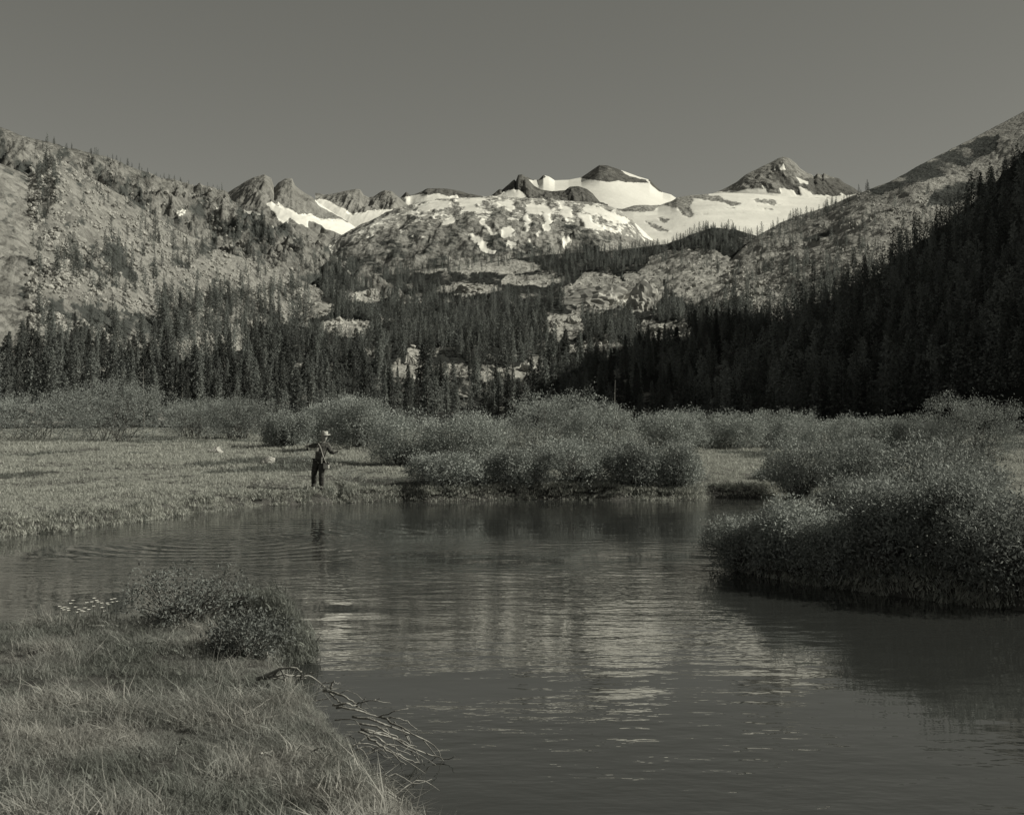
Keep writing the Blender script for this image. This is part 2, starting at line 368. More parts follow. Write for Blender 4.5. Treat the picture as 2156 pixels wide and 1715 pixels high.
Cs = [Z2(q) for q in ([(370,430),(580,360),(560,350),(640,320),(790,308),(800,345),(720,365),(600,380),(480,400)], [(200,500),(300,445),(380,420),(330,460),(230,500)],
    [(810,303),(960,298),(1010,310),(920,345),(1010,375),(960,380),(880,375),(830,390),(860,360),(830,330)], [(1020,320),(1130,303),(1170,360),(1140,375),(1090,350)], [(640,405),(760,385),(750,400),(660,415)],
    [(700,460),(790,410),(800,445),(730,465)], [(545,455),(630,440),(560,460)], [(440,515),(510,490),(480,522)], [(550,552),(640,525),(620,548)], [(860,515),(910,518),(1010,582),(960,577)], [(940,600),(1000,593),(1045,632),(960,627)],
    [(1235,333),(1360,333),(1420,375),(1330,392),(1240,377)], [(1203,398),(1262,395),(1272,480),(1240,500),(1215,440)], [(1348,380),(1412,375),(1375,490),(1338,482)], [(1433,325),(1472,318),(1532,400),(1480,432),(1458,380)],
    [(1068,480),(1130,473),(1200,510),(1100,542)], [(1553,400),(1640,395),(1650,440),(1740,475),(1730,502),(1620,480),(1560,420)], [(1588,338),(1700,358),(1760,388),(1850,418),(1870,467),(1790,452),(1700,412),(1610,377)],
    [(1728,490),(1810,473),(1832,512),(1740,502)], [(1463,535),(1512,545),(1502,600),(1478,617)], [(1228,528),(1262,540),(1292,600),(1268,592)], [(1288,520),(1332,488),(1322,532)], [(0,590),(50,558),(32,612),(0,612)],
    [(940,420),(990,450),(1060,520),(1030,520)], [(1110,540),(1172,590),(1140,602)], [(520,395),(600,390),(560,402)], [(1895,450),(1940,470),(2020,520),(2080,560),(2000,560),(1930,500)])]
layer('hill', 'broad granite dome streaked with snow patches at valley head', 'dome', 1.8, Cc, [(0,3100),(3000,3100)], [(0,640),(3000,640)], [(0,1900),(3000,1900)], 150, 0.62,
      [(22, 210, True, 1.0), (9, 60, True, 1.0), (3, 22, True, 1)], lambda x, y, t: np.maximum(in_any(x, y, Cs, 9), (0.32 + 0.6 * fbm((x + 0.8 * y) / 8, (y - 0.3 * x) / 20, 13, 3)) * (t > 0.35) * (t <= 1)), veg=lambda x, y, t: 0.22 + 0.28 * (1 - t) + 0.25 * fbm(x / 40, y / 25, 5), crest_damp=0.35)

# left mountainside: back wall and the talus spur in front of it
E1c = [(-500,90),(-200,190),(0,262),(60,285)] + Z1([(45,135),(150,165),(250,195),(330,215),(420,240),(520,290),(640,330),(760,375),(860,405),(960,440),(1010,470),(1100,500),(1180,480),(1260,505),(1300,540),(1360,600),(1420,650),(1540,700),(1640,760),(1760,800),(1880,850),(1990,930),(2080,990),(2160,1030)]) + [(880,640)]
E1s = [Z1(q) for q in ([(910,618),(1000,600),(965,640),(940,655),(912,652)], [(1180,595),(1230,590),(1240,615),(1190,612)], [(1085,515),(1115,510),(1110,525),(1088,527)])]
layer('mountain', 'craggy sunlit granite mountainside with scattered pines at left', 'slope', 2.6, E1c, [(-500,1000),(117,1100),(460,1300),(880,1300)], [(-500,650),(117,640),(460,610),(880,660)], [(-500,620),(117,680),(460,800),(880,900)], 165, 0.95,
      [(34, 130, True, 1.0), (15, 42, True, 1.0), (6, 14, True, 1)], polys_mask(E1s, 2), veg=lambda x, y, t: 0.42 + 0.55 * fbm(x / 26, y / 40, 15, 4), crest_damp=0.10)
E2c = [(-500,150),(-200,265),(0,345),(60,370)] + Z1([(45,245),(130,290),(220,350),(330,405),(430,465),(540,525),(640,580),(760,650),(860,720),(960,780),(1060,830),(1160,870),(1300,920),(1430,965),(1560,1010),(1680,1060),(1800,1110),(1860,1140),(1960,1200)]) + [(720,660),(800,700)]
E2v = [Z1(q) for q in ([(380,860),(480,850),(560,1000),(640,1100),(600,1130),(480,1080),(380,960)], [(220,960),(330,1010),(460,1140),(560,1190),(500,1200),(380,1120),(250,1020)], [(700,1060),(800,1100),(840,1160),(760,1150)], [(0,1230),(120,1255),(350,1300),(520,1330),(820,1390),(1000,1440),(1100,1520),(700,1560),(400,1480),(0,1350)], [(1230,1100),(1320,1150),(1280,1150)], [(690,990),(800,1020),(780,1050)], [(870,950),(1010,1010),(960,1030),(860,980)])]
layer('hill', 'bright bouldery talus spur running down from the left', 'slope', 2.4, E2c, [(-500,480),(117,620),(640,820),(800,850)], [(-500,900),(60,870),(200,860),(350,845),(500,815),(640,745),(800,770)], [(-500,260),(117,300),(350,380),(640,640),(800,700)], 180, 1.15,
      [(7, 60, True, 1.0), (2.6, 20, True, 1.0), (1.0, 7, True, 1)], None, veg=lambda x, y, t: np.where(in_any(x, y, E2v, 12), 0.62, 0.26) + 0.48 * fbm(x / 24, y / 18, 25, 4),
      tone=lambda x, y, t: 0.06 + 0.0 * x, crest_damp=0.3)
# middle ground: forested steps
OPEN = [(640,650,75,25),(720,690,55,15),(990,607,70,13),(870,765,22,32),(905,782,85,18),(1050,790,60,14),(1112,775,38,13),(1190,690,45,26),(1255,615,72,38),(1345,615,42,42),(1420,705,60,12),(1500,600,100,40),(1600,610,70,30),(1450,560,100,36),(1000,562,130,14),(1120,590,60,12),(780,625,40,14),(1240,735,50,10),(300,705,42,16),(250,690,30,12),(1390,690,60,14)]
def openness(x, y):
    wx = x + 22 * fbm(x / 45, y / 22, 41, 3); wy = y + 9 * fbm(x / 45, y / 22, 47, 3)
    r = np.full(np.shape(x), -9.0)
    for a, b, c, d in OPEN: r = np.maximum(r, 1 - ((wx - a) / c) ** 2 - ((wy - b) / d) ** 2)
    return r
Dc = [(-500,600),(0,625),(117,632),(400,640),(560,628),(640,606),(690,548),(725,545),(770,572),(850,578),(950,562),(1000,552),(1130,538),(1300,526),(1400,514),(1450,494),(1500,480),(1550,484),(1600,498),(1700,530),(1800,565)]
layer('hill', 'forested granite steps rising across the middle of the valley', 'hill', 3.0, Dc, [(-500,600),(117,700),(400,760),(640,950),(760,1300),(1130,1650),(1500,1450),(1800,1200)], [(-500,896),(3000,896)], [(-500,180),(117,200),(500,240),(3000,250)], 200, 1.3,
      [(9, 130, False, 1.0), (4.5, 38, True, 1.0), (1.6, 12, True, 1.0)], None, veg=lambda x, y, t: 0.66 - 0.55 * (openness(x, y) > 0) + 0.35 * fbm(x / 20, y / 12, 55, 4), tone=lambda x, y, t: 0.05 + 0 * x, crest_damp=0.3)
# right mountainside: dim scree slope, and the shaded spur in front of it
F2c = [(1280,900),(1330,850),(1400,745),(1450,660),(1500,590),(1560,525),(1600,492)] + [(1640,470),(1700,448),(1740,436),(1810,407),(1870,385),(1960,335),(2041,295),(2155,235),(2600,30),(3000,-80)]
F2s = [Z3([(680,622),(800,590),(860,568),(960,520),(1100,488),(1125,490),(960,550),(830,602),(700,632)])]
F2v = [Z3(q) for q in ([(1000,700),(1130,690),(1330,620),(1330,650),(1150,720),(1020,730)], [(1500,400),(1700,300),(1900,200),(2150,90),(2300,60),(2300,150),(1950,320),(1780,370),(1560,440)], [(2150,290),(1900,400),(1850,500),(2000,500),(2300,400)])]
layer('mountain', 'dim scree mountainside rising to the right edge', 'slope_dim', 3.0, F2c, [(1280,420),(1330,500),(1500,1000),(1640,1400),(1740,1300),(1840,1150),(2041,1400),(2600,1500),(3000,1500)], [(1280,908),(1400,892),(1700,850),(2041,820),(3000,740)], [(1280,260),(1700,420),(2041,560),(3000,600)], 170, 1.05,
      [(9, 150, True, 1.0), (3.5, 36, True, 1.0), (1.5, 11, True, 1)], polys_mask(F2s, 4), veg=lambda x, y, t: np.where(in_any(x, y, F2v, 8), 0.62, 0.18) + 0.5 * fbm(x / 40, y / 14, 65, 4), tone=lambda x, y, t: 0.10 + 0 * x, crest_damp=0.2)
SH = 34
F1c = [(a, b + SH) for a, b in [(1330,870),(1380,850),(1430,838),(1500,800),(1560,740),(1640,668),(1700,622),(1800,588),(1900,548),(1940,508),(1990,464),(2041,428),(2155,315),(2350,80),(2600,-190),(3200,-480),(3700,-770)]]  # crest drawn along the shadow edge; unseen right end raised to block the sun
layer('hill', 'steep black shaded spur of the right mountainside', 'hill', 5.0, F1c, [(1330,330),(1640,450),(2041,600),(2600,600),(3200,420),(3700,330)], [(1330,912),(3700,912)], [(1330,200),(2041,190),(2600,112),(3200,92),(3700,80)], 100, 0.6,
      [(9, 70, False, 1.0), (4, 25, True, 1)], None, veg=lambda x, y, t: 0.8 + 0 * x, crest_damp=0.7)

# ------------------------------------------------------------------ meadow, river bed and water
def W(x, y, z=0.0):
    d = (ZC - z) * FV / (y - YH); return ((x - CX) / FV * d, d)
RIV = [W(*p) for p in [(-900,1190),(-300,1150),(0,1128),(117,1118),(200,1106),(300,1096),(400,1080),(450,1076),(520,1066),(600,1062),(680,1059),(702,1058),(708,1046),(722,1046),(728,1058),(760,1056),(850,1052),(900,1054),(1050,1052),(1120,1050),(1300,1052),(1420,1052),(1470,1052),(1490,1046),(1560,1046),(1620,1045),(1660,1040),(1700,1042),
    (1720,1062),(1680,1085),(1620,1110),(1575,1150),(1555,1185),(1580,1203),(1700,1226),(1850,1248),(2041,1270),(2200,1290),(2600,1340),(3400,1450),(3600,3000),(1500,2600)] + [(1060,1830,.4),(1000,1760,.4),(930,1690,.4),(842,1608,.4),(812,1572,.4),(785,1540,.4),(748,1500,.4),(702,1464,.38),(640,1434,.3),(570,1430,.1)] + [(505,1426),(480,1412),(540,1412),(600,1406),(622,1395),(612,1375),(560,1366),(480,1372),(400,1380),(300,1392),(117,1398),(0,1400),(-400,1410),(-900,1420)]]
RIV = np.array(RIV)
def river_sd(X, Y):
    """signed distance to the water's edge, positive on land"""
    best = np.full(X.shape, 1e9)
    for i in range(len(RIV)):
        a, b = RIV[i], RIV[(i + 1) % len(RIV)]; e = b - a
        t = np.clip(((X - a[0]) * e[0] + (Y - a[1]) * e[1]) / (e @ e), 0, 1)
        best = np.minimum(best, (X - a[0] - t * e[0]) ** 2 + (Y - a[1] - t * e[1]) ** 2)
    s = np.sqrt(best)
    return np.where(in_poly(X, Y, [tuple(q) for q in RIV]), -s, s)
def sstep(a, b, v):
    t = np.clip((v - a) / (b - a), 0, 1); return t * t * (3 - 2 * t)
def ground_z(X, Y):
    X = np.asarray(X, float); Y = np.asarray(Y, float)
    sd = river_sd(X, Y) + 0.12 * fbm(X / 0.7, Y / 0.7, 81, 3)
    far = np.interp(Y, [0, 24, 33, 50, 80, 150, 220, 400, 3000], [0.40, 0.34, 0.36, 0.62, 1.08, 1.5, 2.0, 2.4, 2.4])
    h = far + 0.07 * fbm(X / 0.9, Y / 0.9, 87, 2) * np.clip((16 - Y) / 4, 0, 1) + 0.07 * fbm(X / 2.4, Y / 2.4, 82, 4) * np.clip(Y / 15, 0.6, 2.2) + 0.10 * fbm(X / 7, Y / 7, 85, 2) * np.clip(Y / 30, 0, 1.6)
    # tussock by the little inlet, swell behind the angler's shadow
    h = h + 0.24 * np.exp(-((X + 2.35) / 0.6) ** 2 - ((Y - 10.6) / 0.45) ** 2)
    h = h + 0.10 * np.exp(-((X + 3.6) / 1.0) ** 2 - ((Y - 9.7) / 1.0) ** 2)
    land = h * sstep(-0.05, 0.28, sd) ** 0.7 + 0.10 * sstep(0.3, 2.5, sd) * sstep(15, 25, Y)
    bed = -0.9 * sstep(0.0, -2.0, sd) - 0.06
    return np.where(sd > -0.05, land, bed)
ys = np.concatenate([np.arange(-6, 2, 0.5), 2 * 1.0145 ** np.arange(0, 385)])
us = np.concatenate([np.linspace(-2.2, -0.6, 60), np.linspace(-0.595, 0.595, 240), np.linspace(0.6, 2.2, 60)])
GY = np.broadcast_to(ys[:, None], (len(ys), len(us))).copy(); GX = us[None, :] * (np.maximum(GY, 2) + 1.5)
GZ = ground_z(GX, GY)
MAT['soil'] = rough_mat('meadow_soil', 0.035, 0.09, 1.2, bump=0.4, bscale=6)
o = link('ground', mesh_from('ground', np.stack([GX, GY, GZ], -1).reshape(-1, 3), grid_faces(*GX.shape), MAT['soil'], True))
tag(o, 'grassy valley floor with the river bed cut into it', None, None, 'structure')

m, t, b = mat_base('river_water')
tc = N(t, 'ShaderNodeTexCoord').outputs['Object']
b.inputs['Base Color'].default_value = grey(0.032, COOL); b.inputs['Roughness'].default_value = 0.02
b.inputs['IOR'].default_value = 1.5; b.inputs['Specular IOR Level'].default_value = 0.5
def mapped(sc):
    mp = N(t, 'ShaderNodeMapping'); mp.inputs['Scale'].default_value = sc; t.links.new(tc, mp.inputs[0]); return mp.outputs[0]
rip = noise_node(t, 1.0, 3, mapped((2.2, 4.2, 1)), 0.5)
swell = noise_node(t, 1.0, 2, mapped((0.55, 0.9, 1)), 0.5)
calm = noise_node(t, 1.0, 2, mapped((0.10, 0.22, 1)), 0.5)
cm = N(t, 'ShaderNodeMapRange'); cm.inputs[1].default_value = 0.40; cm.inputs[2].default_value = 0.62; cm.inputs[3].default_value = 0.12; cm.inputs[4].default_value = 1.0
t.links.new(calm, cm.inputs[0])
hgt = M2(t, 'ADD', M2(t, 'MULTIPLY', M2(t, 'MULTIPLY', rip, cm.outputs[0]), 0.012), M2(t, 'MULTIPLY', swell, 0.011))
# rings spreading from where the line lands
wv = N(t, 'ShaderNodeTexWave', wave_type='RINGS', rings_direction='Z'); wv.inputs['Scale'].default_value = 0.62; wv.inputs['Distortion'].default_value = 2.2; wv.inputs['Detail'].default_value = 1
mp = N(t, 'ShaderNodeMapping'); mp.inputs['Location'].default_value = (5.6, -22.6, 0); t.links.new(tc, mp.inputs[0]); t.links.new(mp.outputs[0], wv.inputs['Vector'])
ln = N(t, 'ShaderNodeVectorMath', operation='LENGTH'); t.links.new(mp.outputs[0], ln.inputs[0])
fade = N(t, 'ShaderNodeMapRange'); fade.inputs[1].default_value = 2.0; fade.inputs[2].default_value = 5.5; fade.inputs[3].default_value = 1.0; fade.inputs[4].default_value = 0.0
t.links.new(ln.outputs['Value'], fade.inputs[0])
hgt = M2(t, 'ADD', hgt, M2(t, 'MULTIPLY', M2(t, 'MULTIPLY', wv.outputs['Fac'], fade.outputs[0]), 0.0045))
bp = N(t, 'ShaderNodeBump'); bp.inputs['Strength'].default_value = 1.0; bp.inputs['Distance'].default_value = 1.0
t.links.new(hgt, bp.inputs['Height']); t.links.new(bp.outputs[0], b.inputs['Normal'])
WX, WY = np.meshgrid(np.linspace(-60, 60, 61), np.linspace(-5, 55, 41))
o = link('water', mesh_from('water', np.stack([WX, WY, 0 * WX], -1).reshape(-1, 3), grid_faces(*WX.shape), m, True))
tag(o, 'calm river reflecting the snowy mountains', None, None, 'structure')

def hit_ground(x, y):
    """ray through annotation pixel (x, y) down to the valley floor"""
    ds = 3 * 1.01 ** np.arange(0, 480); u = (x - CX) / FV; v = (YH - y) / FV
    z = ground_z(u * ds, ds); below = np.where(ZC + v * ds <= z)[0]
    i = below[0] if len(below) else len(ds) - 1
    return float(u * ds[i]), float(ds[i]), float(z[i])
def hit_layers(x, y, names=None):
    """nearest mountain surface seen at annotation pixels (x, y arrays) -> depth, height, layer index"""
    best = np.full(x.shape, 1e9); bz = np.zeros(x.shape); bi = np.full(x.shape, -1)
    for k, (lab, L) in enumerate(LAYERS.items()):
        j = np.round((x - L['xs'][0]) / (L['xs'][1] - L['xs'][0])).astype(int)
        ok = (j >= 0) & (j < len(L['xs'])); j = np.clip(j, 0, len(L['xs']) - 1)
        iy = L['IY'][:, j]; hit = iy <= y[None, :]
        r = np.argmax(hit, 0); ok &= hit.any(0)
        d = L['D'][r, j]; z = L['Z'][r, j]
        upd = ok & (d < best)
        best[upd] = d[upd]; bz[upd] = z[upd]; bi[upd] = k
    return best, bz, bi
LI = {lab: k for k, lab in enumerate(LAYERS)}
def lidx(word): return next(k for lab, k in LI.items() if word in lab)

# ------------------------------------------------------------------ scattering of what nobody could count
def scatter(name, label, pts, rot, scl, vid, coll, mat=None):
    me = bpy.data.meshes.new(name); n = len(pts)
    me.vertices.add(n); me.vertices.foreach_set('co', np.asarray(pts, np.float32).ravel())
    for k, a in (('rot', rot), ('scl', scl)):
        at = me.attributes.new(k, 'FLOAT_VECTOR', 'POINT'); at.data.foreach_set('vector', np.asarray(a, np.float32).ravel())
    at = me.attributes.new('vid', 'INT', 'POINT'); at.data.foreach_set('value', np.asarray(vid, np.int32))
    o = link(name, me); tag(o, label, None, None, 'stuff')
    g = bpy.data.node_groups.new(name, 'GeometryNodeTree')
    g.interface.new_socket('Geometry', in_out='INPUT', socket_type='NodeSocketGeometry')
    g.interface.new_socket('Geometry', in_out='OUTPUT', socket_type='NodeSocketGeometry')
    gi = g.nodes.new('NodeGroupInput'); go = g.nodes.new('NodeGroupOutput')
    ip = g.nodes.new('GeometryNodeInstanceOnPoints'); ci = g.nodes.new('GeometryNodeCollectionInfo')
    ci.inputs['Collection'].default_value = coll; ci.inputs['Separate Children'].default_value = True; ci.inputs['Reset Children'].default_value = True
    g.links.new(gi.outputs[0], ip.inputs['Points']); g.links.new(ci.outputs[0], ip.inputs['Instance']); ip.inputs['Pick Instance'].default_value = True
    for k, ty, sk in (('rot', 'FLOAT_VECTOR', 'Rotation'), ('scl', 'FLOAT_VECTOR', 'Scale'), ('vid', 'INT', 'Instance Index')):
        na = g.nodes.new('GeometryNodeInputNamedAttribute'); na.data_type = ty; na.inputs['Name'].default_value = k
        g.links.new(next(s for s in na.outputs if s.enabled and s.name == 'Attribute'), ip.inputs[sk])
    g.links.new(ip.outputs[0], go.inputs[0])
    md = o.modifiers.new('scatter', 'NODES'); md.node_group = g
    return o
def source_coll(name, meshes):
    c = bpy.data.collections.new(name)          # not linked to the scene: only a source of instances
    for i, me in enumerate(meshes): c.objects.link(bpy.data.objects.new(f'{name}_{i:02d}', me))
    return c

# conifers
def conifer(seed, branches, sprays, slender=0.16, low=0.10):
    """unit-height conifer: trunk mesh and crown mesh"""
    r = np.random.default_rng(seed)
    bend = r.normal(0, 0.012, 2)
    zt = np.linspace(0, 1, 8); axis = np.stack([bend[0] * np.sin(zt * 3), bend[1] * np.sin(zt * 2.5), zt], 1)
    mb = MB(); mb.tube(axis, 0.016 * (1 - zt) ** 0.8 + 0.0012, 6)
    trunk = mb.mesh('trunk', MAT['bark'], True)
    Vs, Qs, n0 = [], [], 0
    for k in range(branches):
        t = low + (1 - low) * ((k + r.random()) / branches) ** 0.95
        ln = slender * (1.02 - t) ** 0.62 * min(1, (t - low + 0.10) / 0.22) * r.uniform(0.45, 1.15)
        a = k * 2.399 + r.normal(0, 0.5); out = np.array([math.cos(a), math.sin(a), 0])
        base = np.array([np.interp(t, zt, axis[:, 0]), np.interp(t, zt, axis[:, 1]), t])
        s = np.linspace(0.15, 1, sprays) ** 0.8
        P = base + out * (ln * s)[:, None] + np.array([0, 0, 1]) * (-0.45 * ln * s ** 1.5 + 0.18 * ln * s ** 4)[:, None]
        P = np.repeat(P, 2, 0) + r.normal(0, ln * 0.07, (2 * sprays, 3))
        D = out[None, :] * 0.7 + rand_dirs(len(P), r) * 0.75; D[:, 2] -= 0.25
        D /= np.linalg.norm(D, axis=1)[:, None]
        sz = (0.026 + 0.25 * ln) * r.uniform(0.7, 1.3, len(P)) * (7 / (sprays + 2)) ** 0.6
        V, Q = leaf_quads(P, D, rand_dirs(len(P), r), sz, sz * 0.5)
        Vs.append(V); Qs.append(Q + n0); n0 += len(V)
    top = np.array([[axis[-1][0], axis[-1][1], 0.96]] * 4)
    V, Q = leaf_quads(top, np.tile([[0, 0, 1.0]], (4, 1)), rand_dirs(4, r), np.full(4, 0.05), np.full(4, 0.018)); Vs.append(V); Qs.append(Q + n0)
    crown = mesh_from('crown', np.vstack(Vs), np.vstack(Qs), MAT['needle'])
    return trunk, crown
NEAR = [conifer(100 + i, (150, 110, 170, 90, 140, 120)[i], 9, (0.11, 0.15, 0.18, 0.10, 0.22, 0.14)[i], (0.05, 0.12, 0.07, 0.2, 0.04, 0.1)[i]) for i in range(6)]
def joined_conifer(seed):
    trunk, crown = conifer(seed, 46, 4, 0.15 + 0.02 * (seed % 3), 0.05)
    V, Q, n = [], [], 0
    v = np.empty(len(crown.vertices) * 3, np.float32); crown.vertices.foreach_get('co', v); v = v.reshape(-1, 3)
    q = np.arange(len(v)).reshape(-1, 4)
    zt = np.array([0, 0.5, 1.0]); mb = MB(); mb.add(v, q); mb.tube(np.stack([0 * zt, 0 * zt, zt], 1), 0.014 * (1 - zt) + 0.001, 4)
    return mb.mesh('conifer', MAT['needle'])
FAR = source_coll('far_conifer', [joined_conifer(200 + i) for i in range(6)])

# tree positions from the photograph: pixels inside the wooded zones, taken down to the mountain surface they show
def cand(n, x0, x1, y0, y1): return rng.uniform(x0, x1, n), rng.uniform(y0, y1, n)
TP = []   # x, y, z, height
def plant(n, box, keep, layers, hmin, hmax, bury=0.3, thin=None):
    x, y = cand(n, *box); k = keep(x, y); x, y = x[k], y[k]
    d, z, li = hit_layers(x, y); ok = np.isin(li, layers) & (d < 5000)
    if thin: ok &= rng.random(len(x)) < np.clip((d / thin) ** 1.6, 0, 1)
    x, y, d, z = x[ok], y[ok], d[ok], z[ok]
    h = rng.uniform(hmin, hmax, len(x)) * rng.choice([0.6, 0.85, 1.0, 1.0, 1.2], len(x))
    for a in zip((x - CX) / FV * d, d, z - bury, h): TP.append(a)
iD, iF1, iF2, iE1, iE2, iC = lidx('forested granite steps'), lidx('black shaded'), lidx('dim scree'), lidx('craggy sunlit'), lidx('talus spur'), lidx('granite dome')
clear = lambda x, y: (openness(x, y) < -0.1) & (openness(x, y - 16) < 0.1) & (openness(x, y - 32) < 0.25)
clump = lambda x, y: fbm(x / 30, y / 16, 71, 3)
plant(6000, (-200, 1560, 520, 880), lambda x, y: clear(x, y) & (clump(x, y) > -0.5), [iD], 9, 14.5, thin=900)
plant(3900, (640, 1620, 450, 740), lambda x, y: clear(x, y) & (clump(x, y) > -0.55), [iD], 8, 13)
plant(330, (320, 780, 600, 760), lambda x, y: clear(x, y) & (y > 640 - 0.08 * (x - 320) + 30 * clump(x, y)), [iE2, iD], 8, 13)
plant(170, (40, 380, 715, 800), lambda x, y: clump(x, y) > -0.3, [iE2, iD], 7, 11)
plant(700, (-200, 1500, 560, 880), lambda x, y: (openness(x, y) < 0.2), [iD], 6, 9, thin=900)
plant(900, (60, 760, 400, 780), lambda x, y: in_any(x, y, E2v, 12), [iE2], 2, 5)
BELT = [(690,530),(760,556),(850,560),(950,548),(1130,530),(1400,508),(1480,482),(1560,486),(1640,474),(1760,428),(1800,415),(1790,445),(1650,500),(1500,540),(1300,565),(1100,556),(900,585),(760,590),(700,560)]
plant(2600, (680, 1810, 405, 595), lambda x, y: in_any(x, y, [BELT], 10), [iD, iF2, iC], 8, 13)
plant(800, (1400, 1960, 400, 720), lambda x, y: clump(x, y) > -0.1, [iF2, iD], 6, 11, thin=800)
plant(900, (1330, 1900, 560, 800), lambda x, y: (openness(x, y) < 0) & (y > 1990 - 0.9 * x + 160 * (clump(x, y) < 0)), [iF2, iD], 9, 15)
plant(60, (1750, 2200, 250, 470), lambda x, y: clump(x, y) > 0.15, [iF2], 4, 8)
plant(3200, (1330, 2300, 380, 912), lambda x, y: x > 0, [iF1], 6, 10)
plant(130, (420, 900, 440, 660), lambda x, y: clump(x, y) > -0.1, [iE1], 8, 13)
E1T = [(215,520),(330,470),(420,480),(430,560),(330,600),(270,640),(215,590)]
plant(900, (60, 560, 300, 720), lambda x, y: in_any(x, y, [E1T], 15) | (clump(x, y) > 0.12), [iE1, iE2], 5, 10)
plant(240, (330, 660, 590, 720), lambda x, y: (y > 640 - 0.1 * (x - 330) + 35 * clump(x, y)), [iE2, iD], 8, 13)
plant(120, (440, 760, 440, 620), lambda x, y: y > 470 + (x - 480) * 0.35 + 20 * clump(x, y), [iE1], 9, 13)
# small pines along the left skyline
E1L = LAYERS['craggy sunlit granite mountainside with scattered pines at left']
for k in range(46):
    x = rng.uniform(60, 480); j = int((x - E1L['xs'][0]) / 2.6); TP.append(((x - CX) / FV * E1L['D'][-1, j], E1L['D'][-1, j], E1L['Z'][-1, j] - 0.5, rng.uniform(4, 8.5)))
# front rank of the forest, standing where the valley floor begins to rise
for k in range(130):
    x = rng.uniform(-140, 1420); d = rng.uniform(200, 320) if x < 420 else rng.uniform(255, 340)
    X = (x - CX) / FV * d
    dd, zz, li = d, None, None
    L = LAYERS['forested granite steps rising across the middle of the valley']; j = int((x - L['xs'][0]) / 3.0); i = int(np.clip(np.searchsorted(L['D'][:, j], d), 0, len(L['D']) - 1))
    z = max(L['Z'][i, j], float(ground_z(np.array([X]), np.array([d]))[0])) - 0.3
    TP.append((X, d, z, rng.uniform(7, 14) * (1.05 if x < 420 else 0.85)))
TP = np.array(TP)
TPx = TP[:, 0] / TP[:, 1] * FV + CX; TP = TP[~((TPx > 1240) & (TPx < 1400) & (TP[:, 1] < 255))]
size = TP[:, 3] / TP[:, 1]
inview = np.abs(TP[:, 0] / TP[:, 1]) < 0.44
lit = ~((TP[:, 0] / TP[:, 1] > 0.16) & (TP[:, 1] < 450))
order = np.argsort(-(size * inview * np.where(lit, 1, 0.3)))
big, rest = order[:290], order[290:]
ZONES = [(170, 'above the willow at the left edge'), (330, 'beyond the tall leftmost willow'), (440, 'behind left half of the meadow thicket'), (560, 'behind right half of the meadow thicket'),
         (660, 'above the small round willow'), (800, 'behind the willows next to the angler'), (930, 'behind left half of the dark-fronted willow'), (1050, 'behind right half of the dark-fronted willow'),
         (1180, 'left of the tallest willow mound top'), (1300, 'right of the tallest willow mound top'), (1400, 'beside the leaning bleached trunk'), (1600, 'at the foot of the black slope'), (9999, 'on the black shaded slope')]
def tree_label(X, d, h):
    x = CX + X / d * FV; zone = next(t_ for lim, t_ in ZONES if x < lim)
    return f"{'tall' if h > 12.5 else 'middling' if h > 10 else 'short'} dark conifer {'in the front rank' if d < 300 else 'farther up the forest'}, {zone}"
for q, i in enumerate(big):
    X, d, z, h = TP[i]; tm, cm_ = NEAR[q % 6]
    e = empty('conifer', (X, d, z), rng.uniform(0, 6.28)); e.scale = (h * rng.uniform(0.85, 1.2),) * 2 + (h,)
    tag(e, tree_label(X, d, h), 'conifer', 'conifers of the valley forest')
    link('trunk', tm, e); link('crown', cm_, e)
n = len(rest); s = TP[rest, 3]
scatter('forest', 'mass of small conifers on the valley steps and mountainsides', TP[rest, :3], np.stack([0 * s, 0 * s, rng.uniform(0, 6.28, n)], 1), np.stack([s * rng.uniform(0.8, 1.25, n)] * 2 + [s], 1), rng.integers(0, 6, n), FAR)

# ------------------------------------------------------------------ rocks
def rock_mesh(seed, sub=2, amp=0.35):
    import bmesh
    bm = bmesh.new(); bmesh.ops.create_icosphere(bm, subdivisions=sub, radius=1.0)
    co = np.array([v.co[:] for v in bm.verts]); r = np.random.default_rng(seed)
    nn = vnoise(co[:, 0] * 1.1 + seed, co[:, 1] * 1.1, co[:, 2] * 1.1, seed) * amp + vnoise(co[:, 0] * 2.7, co[:, 1] * 2.7 + seed, co[:, 2] * 2.7, seed + 1) * amp * 0.4
    co = co * (1 + nn)[:, None]
    for _ in range(5):                      # flat fracture faces
        d = rand_dirs(1, r)[0]; lim = r.uniform(0.55, 0.85); pr = co @ d; co = co - np.where(pr > lim, pr - lim, 0)[:, None] * d
    if sub > 2:
        f1 = 1 - 2 * np.abs(vnoise(co[:, 0] * 4, co[:, 1] * 4, co[:, 2] * 4, seed + 5)); f2 = 1 - 2 * np.abs(vnoise(co[:, 0] * 9, co[:, 1] * 9, co[:, 2] * 6, seed + 6))
        co = co * (1 + 0.13 * f1 + 0.08 * f2)[:, None]
    for v, c in zip(bm.verts, co): v.co = c
    me = bpy.data.meshes.new('rock'); bm.to_mesh(me); bm.free(); me.materials.append(MAT['rock'])
    return me
TAL = source_coll('talus_rock', [rock_mesh(300 + i, 1) for i in range(5)])
pts, sc = [], []
def talus(n, box, keep, layers, smin, smax):
    x, y = cand(n, *box); k = keep(x, y); x, y = x[k], y[k]
    d, z, li = hit_layers(x, y); ok = np.isin(li, layers) & (d < 2200)
    x, d, z = x[ok], d[ok], z[ok]; s_ = smin * (smax / smin) ** (rng.random(len(x)) ** 2.2)
    pts.extend(zip((x - CX) / FV * d, d, z + 0.1 * s_)); sc.extend(s_)
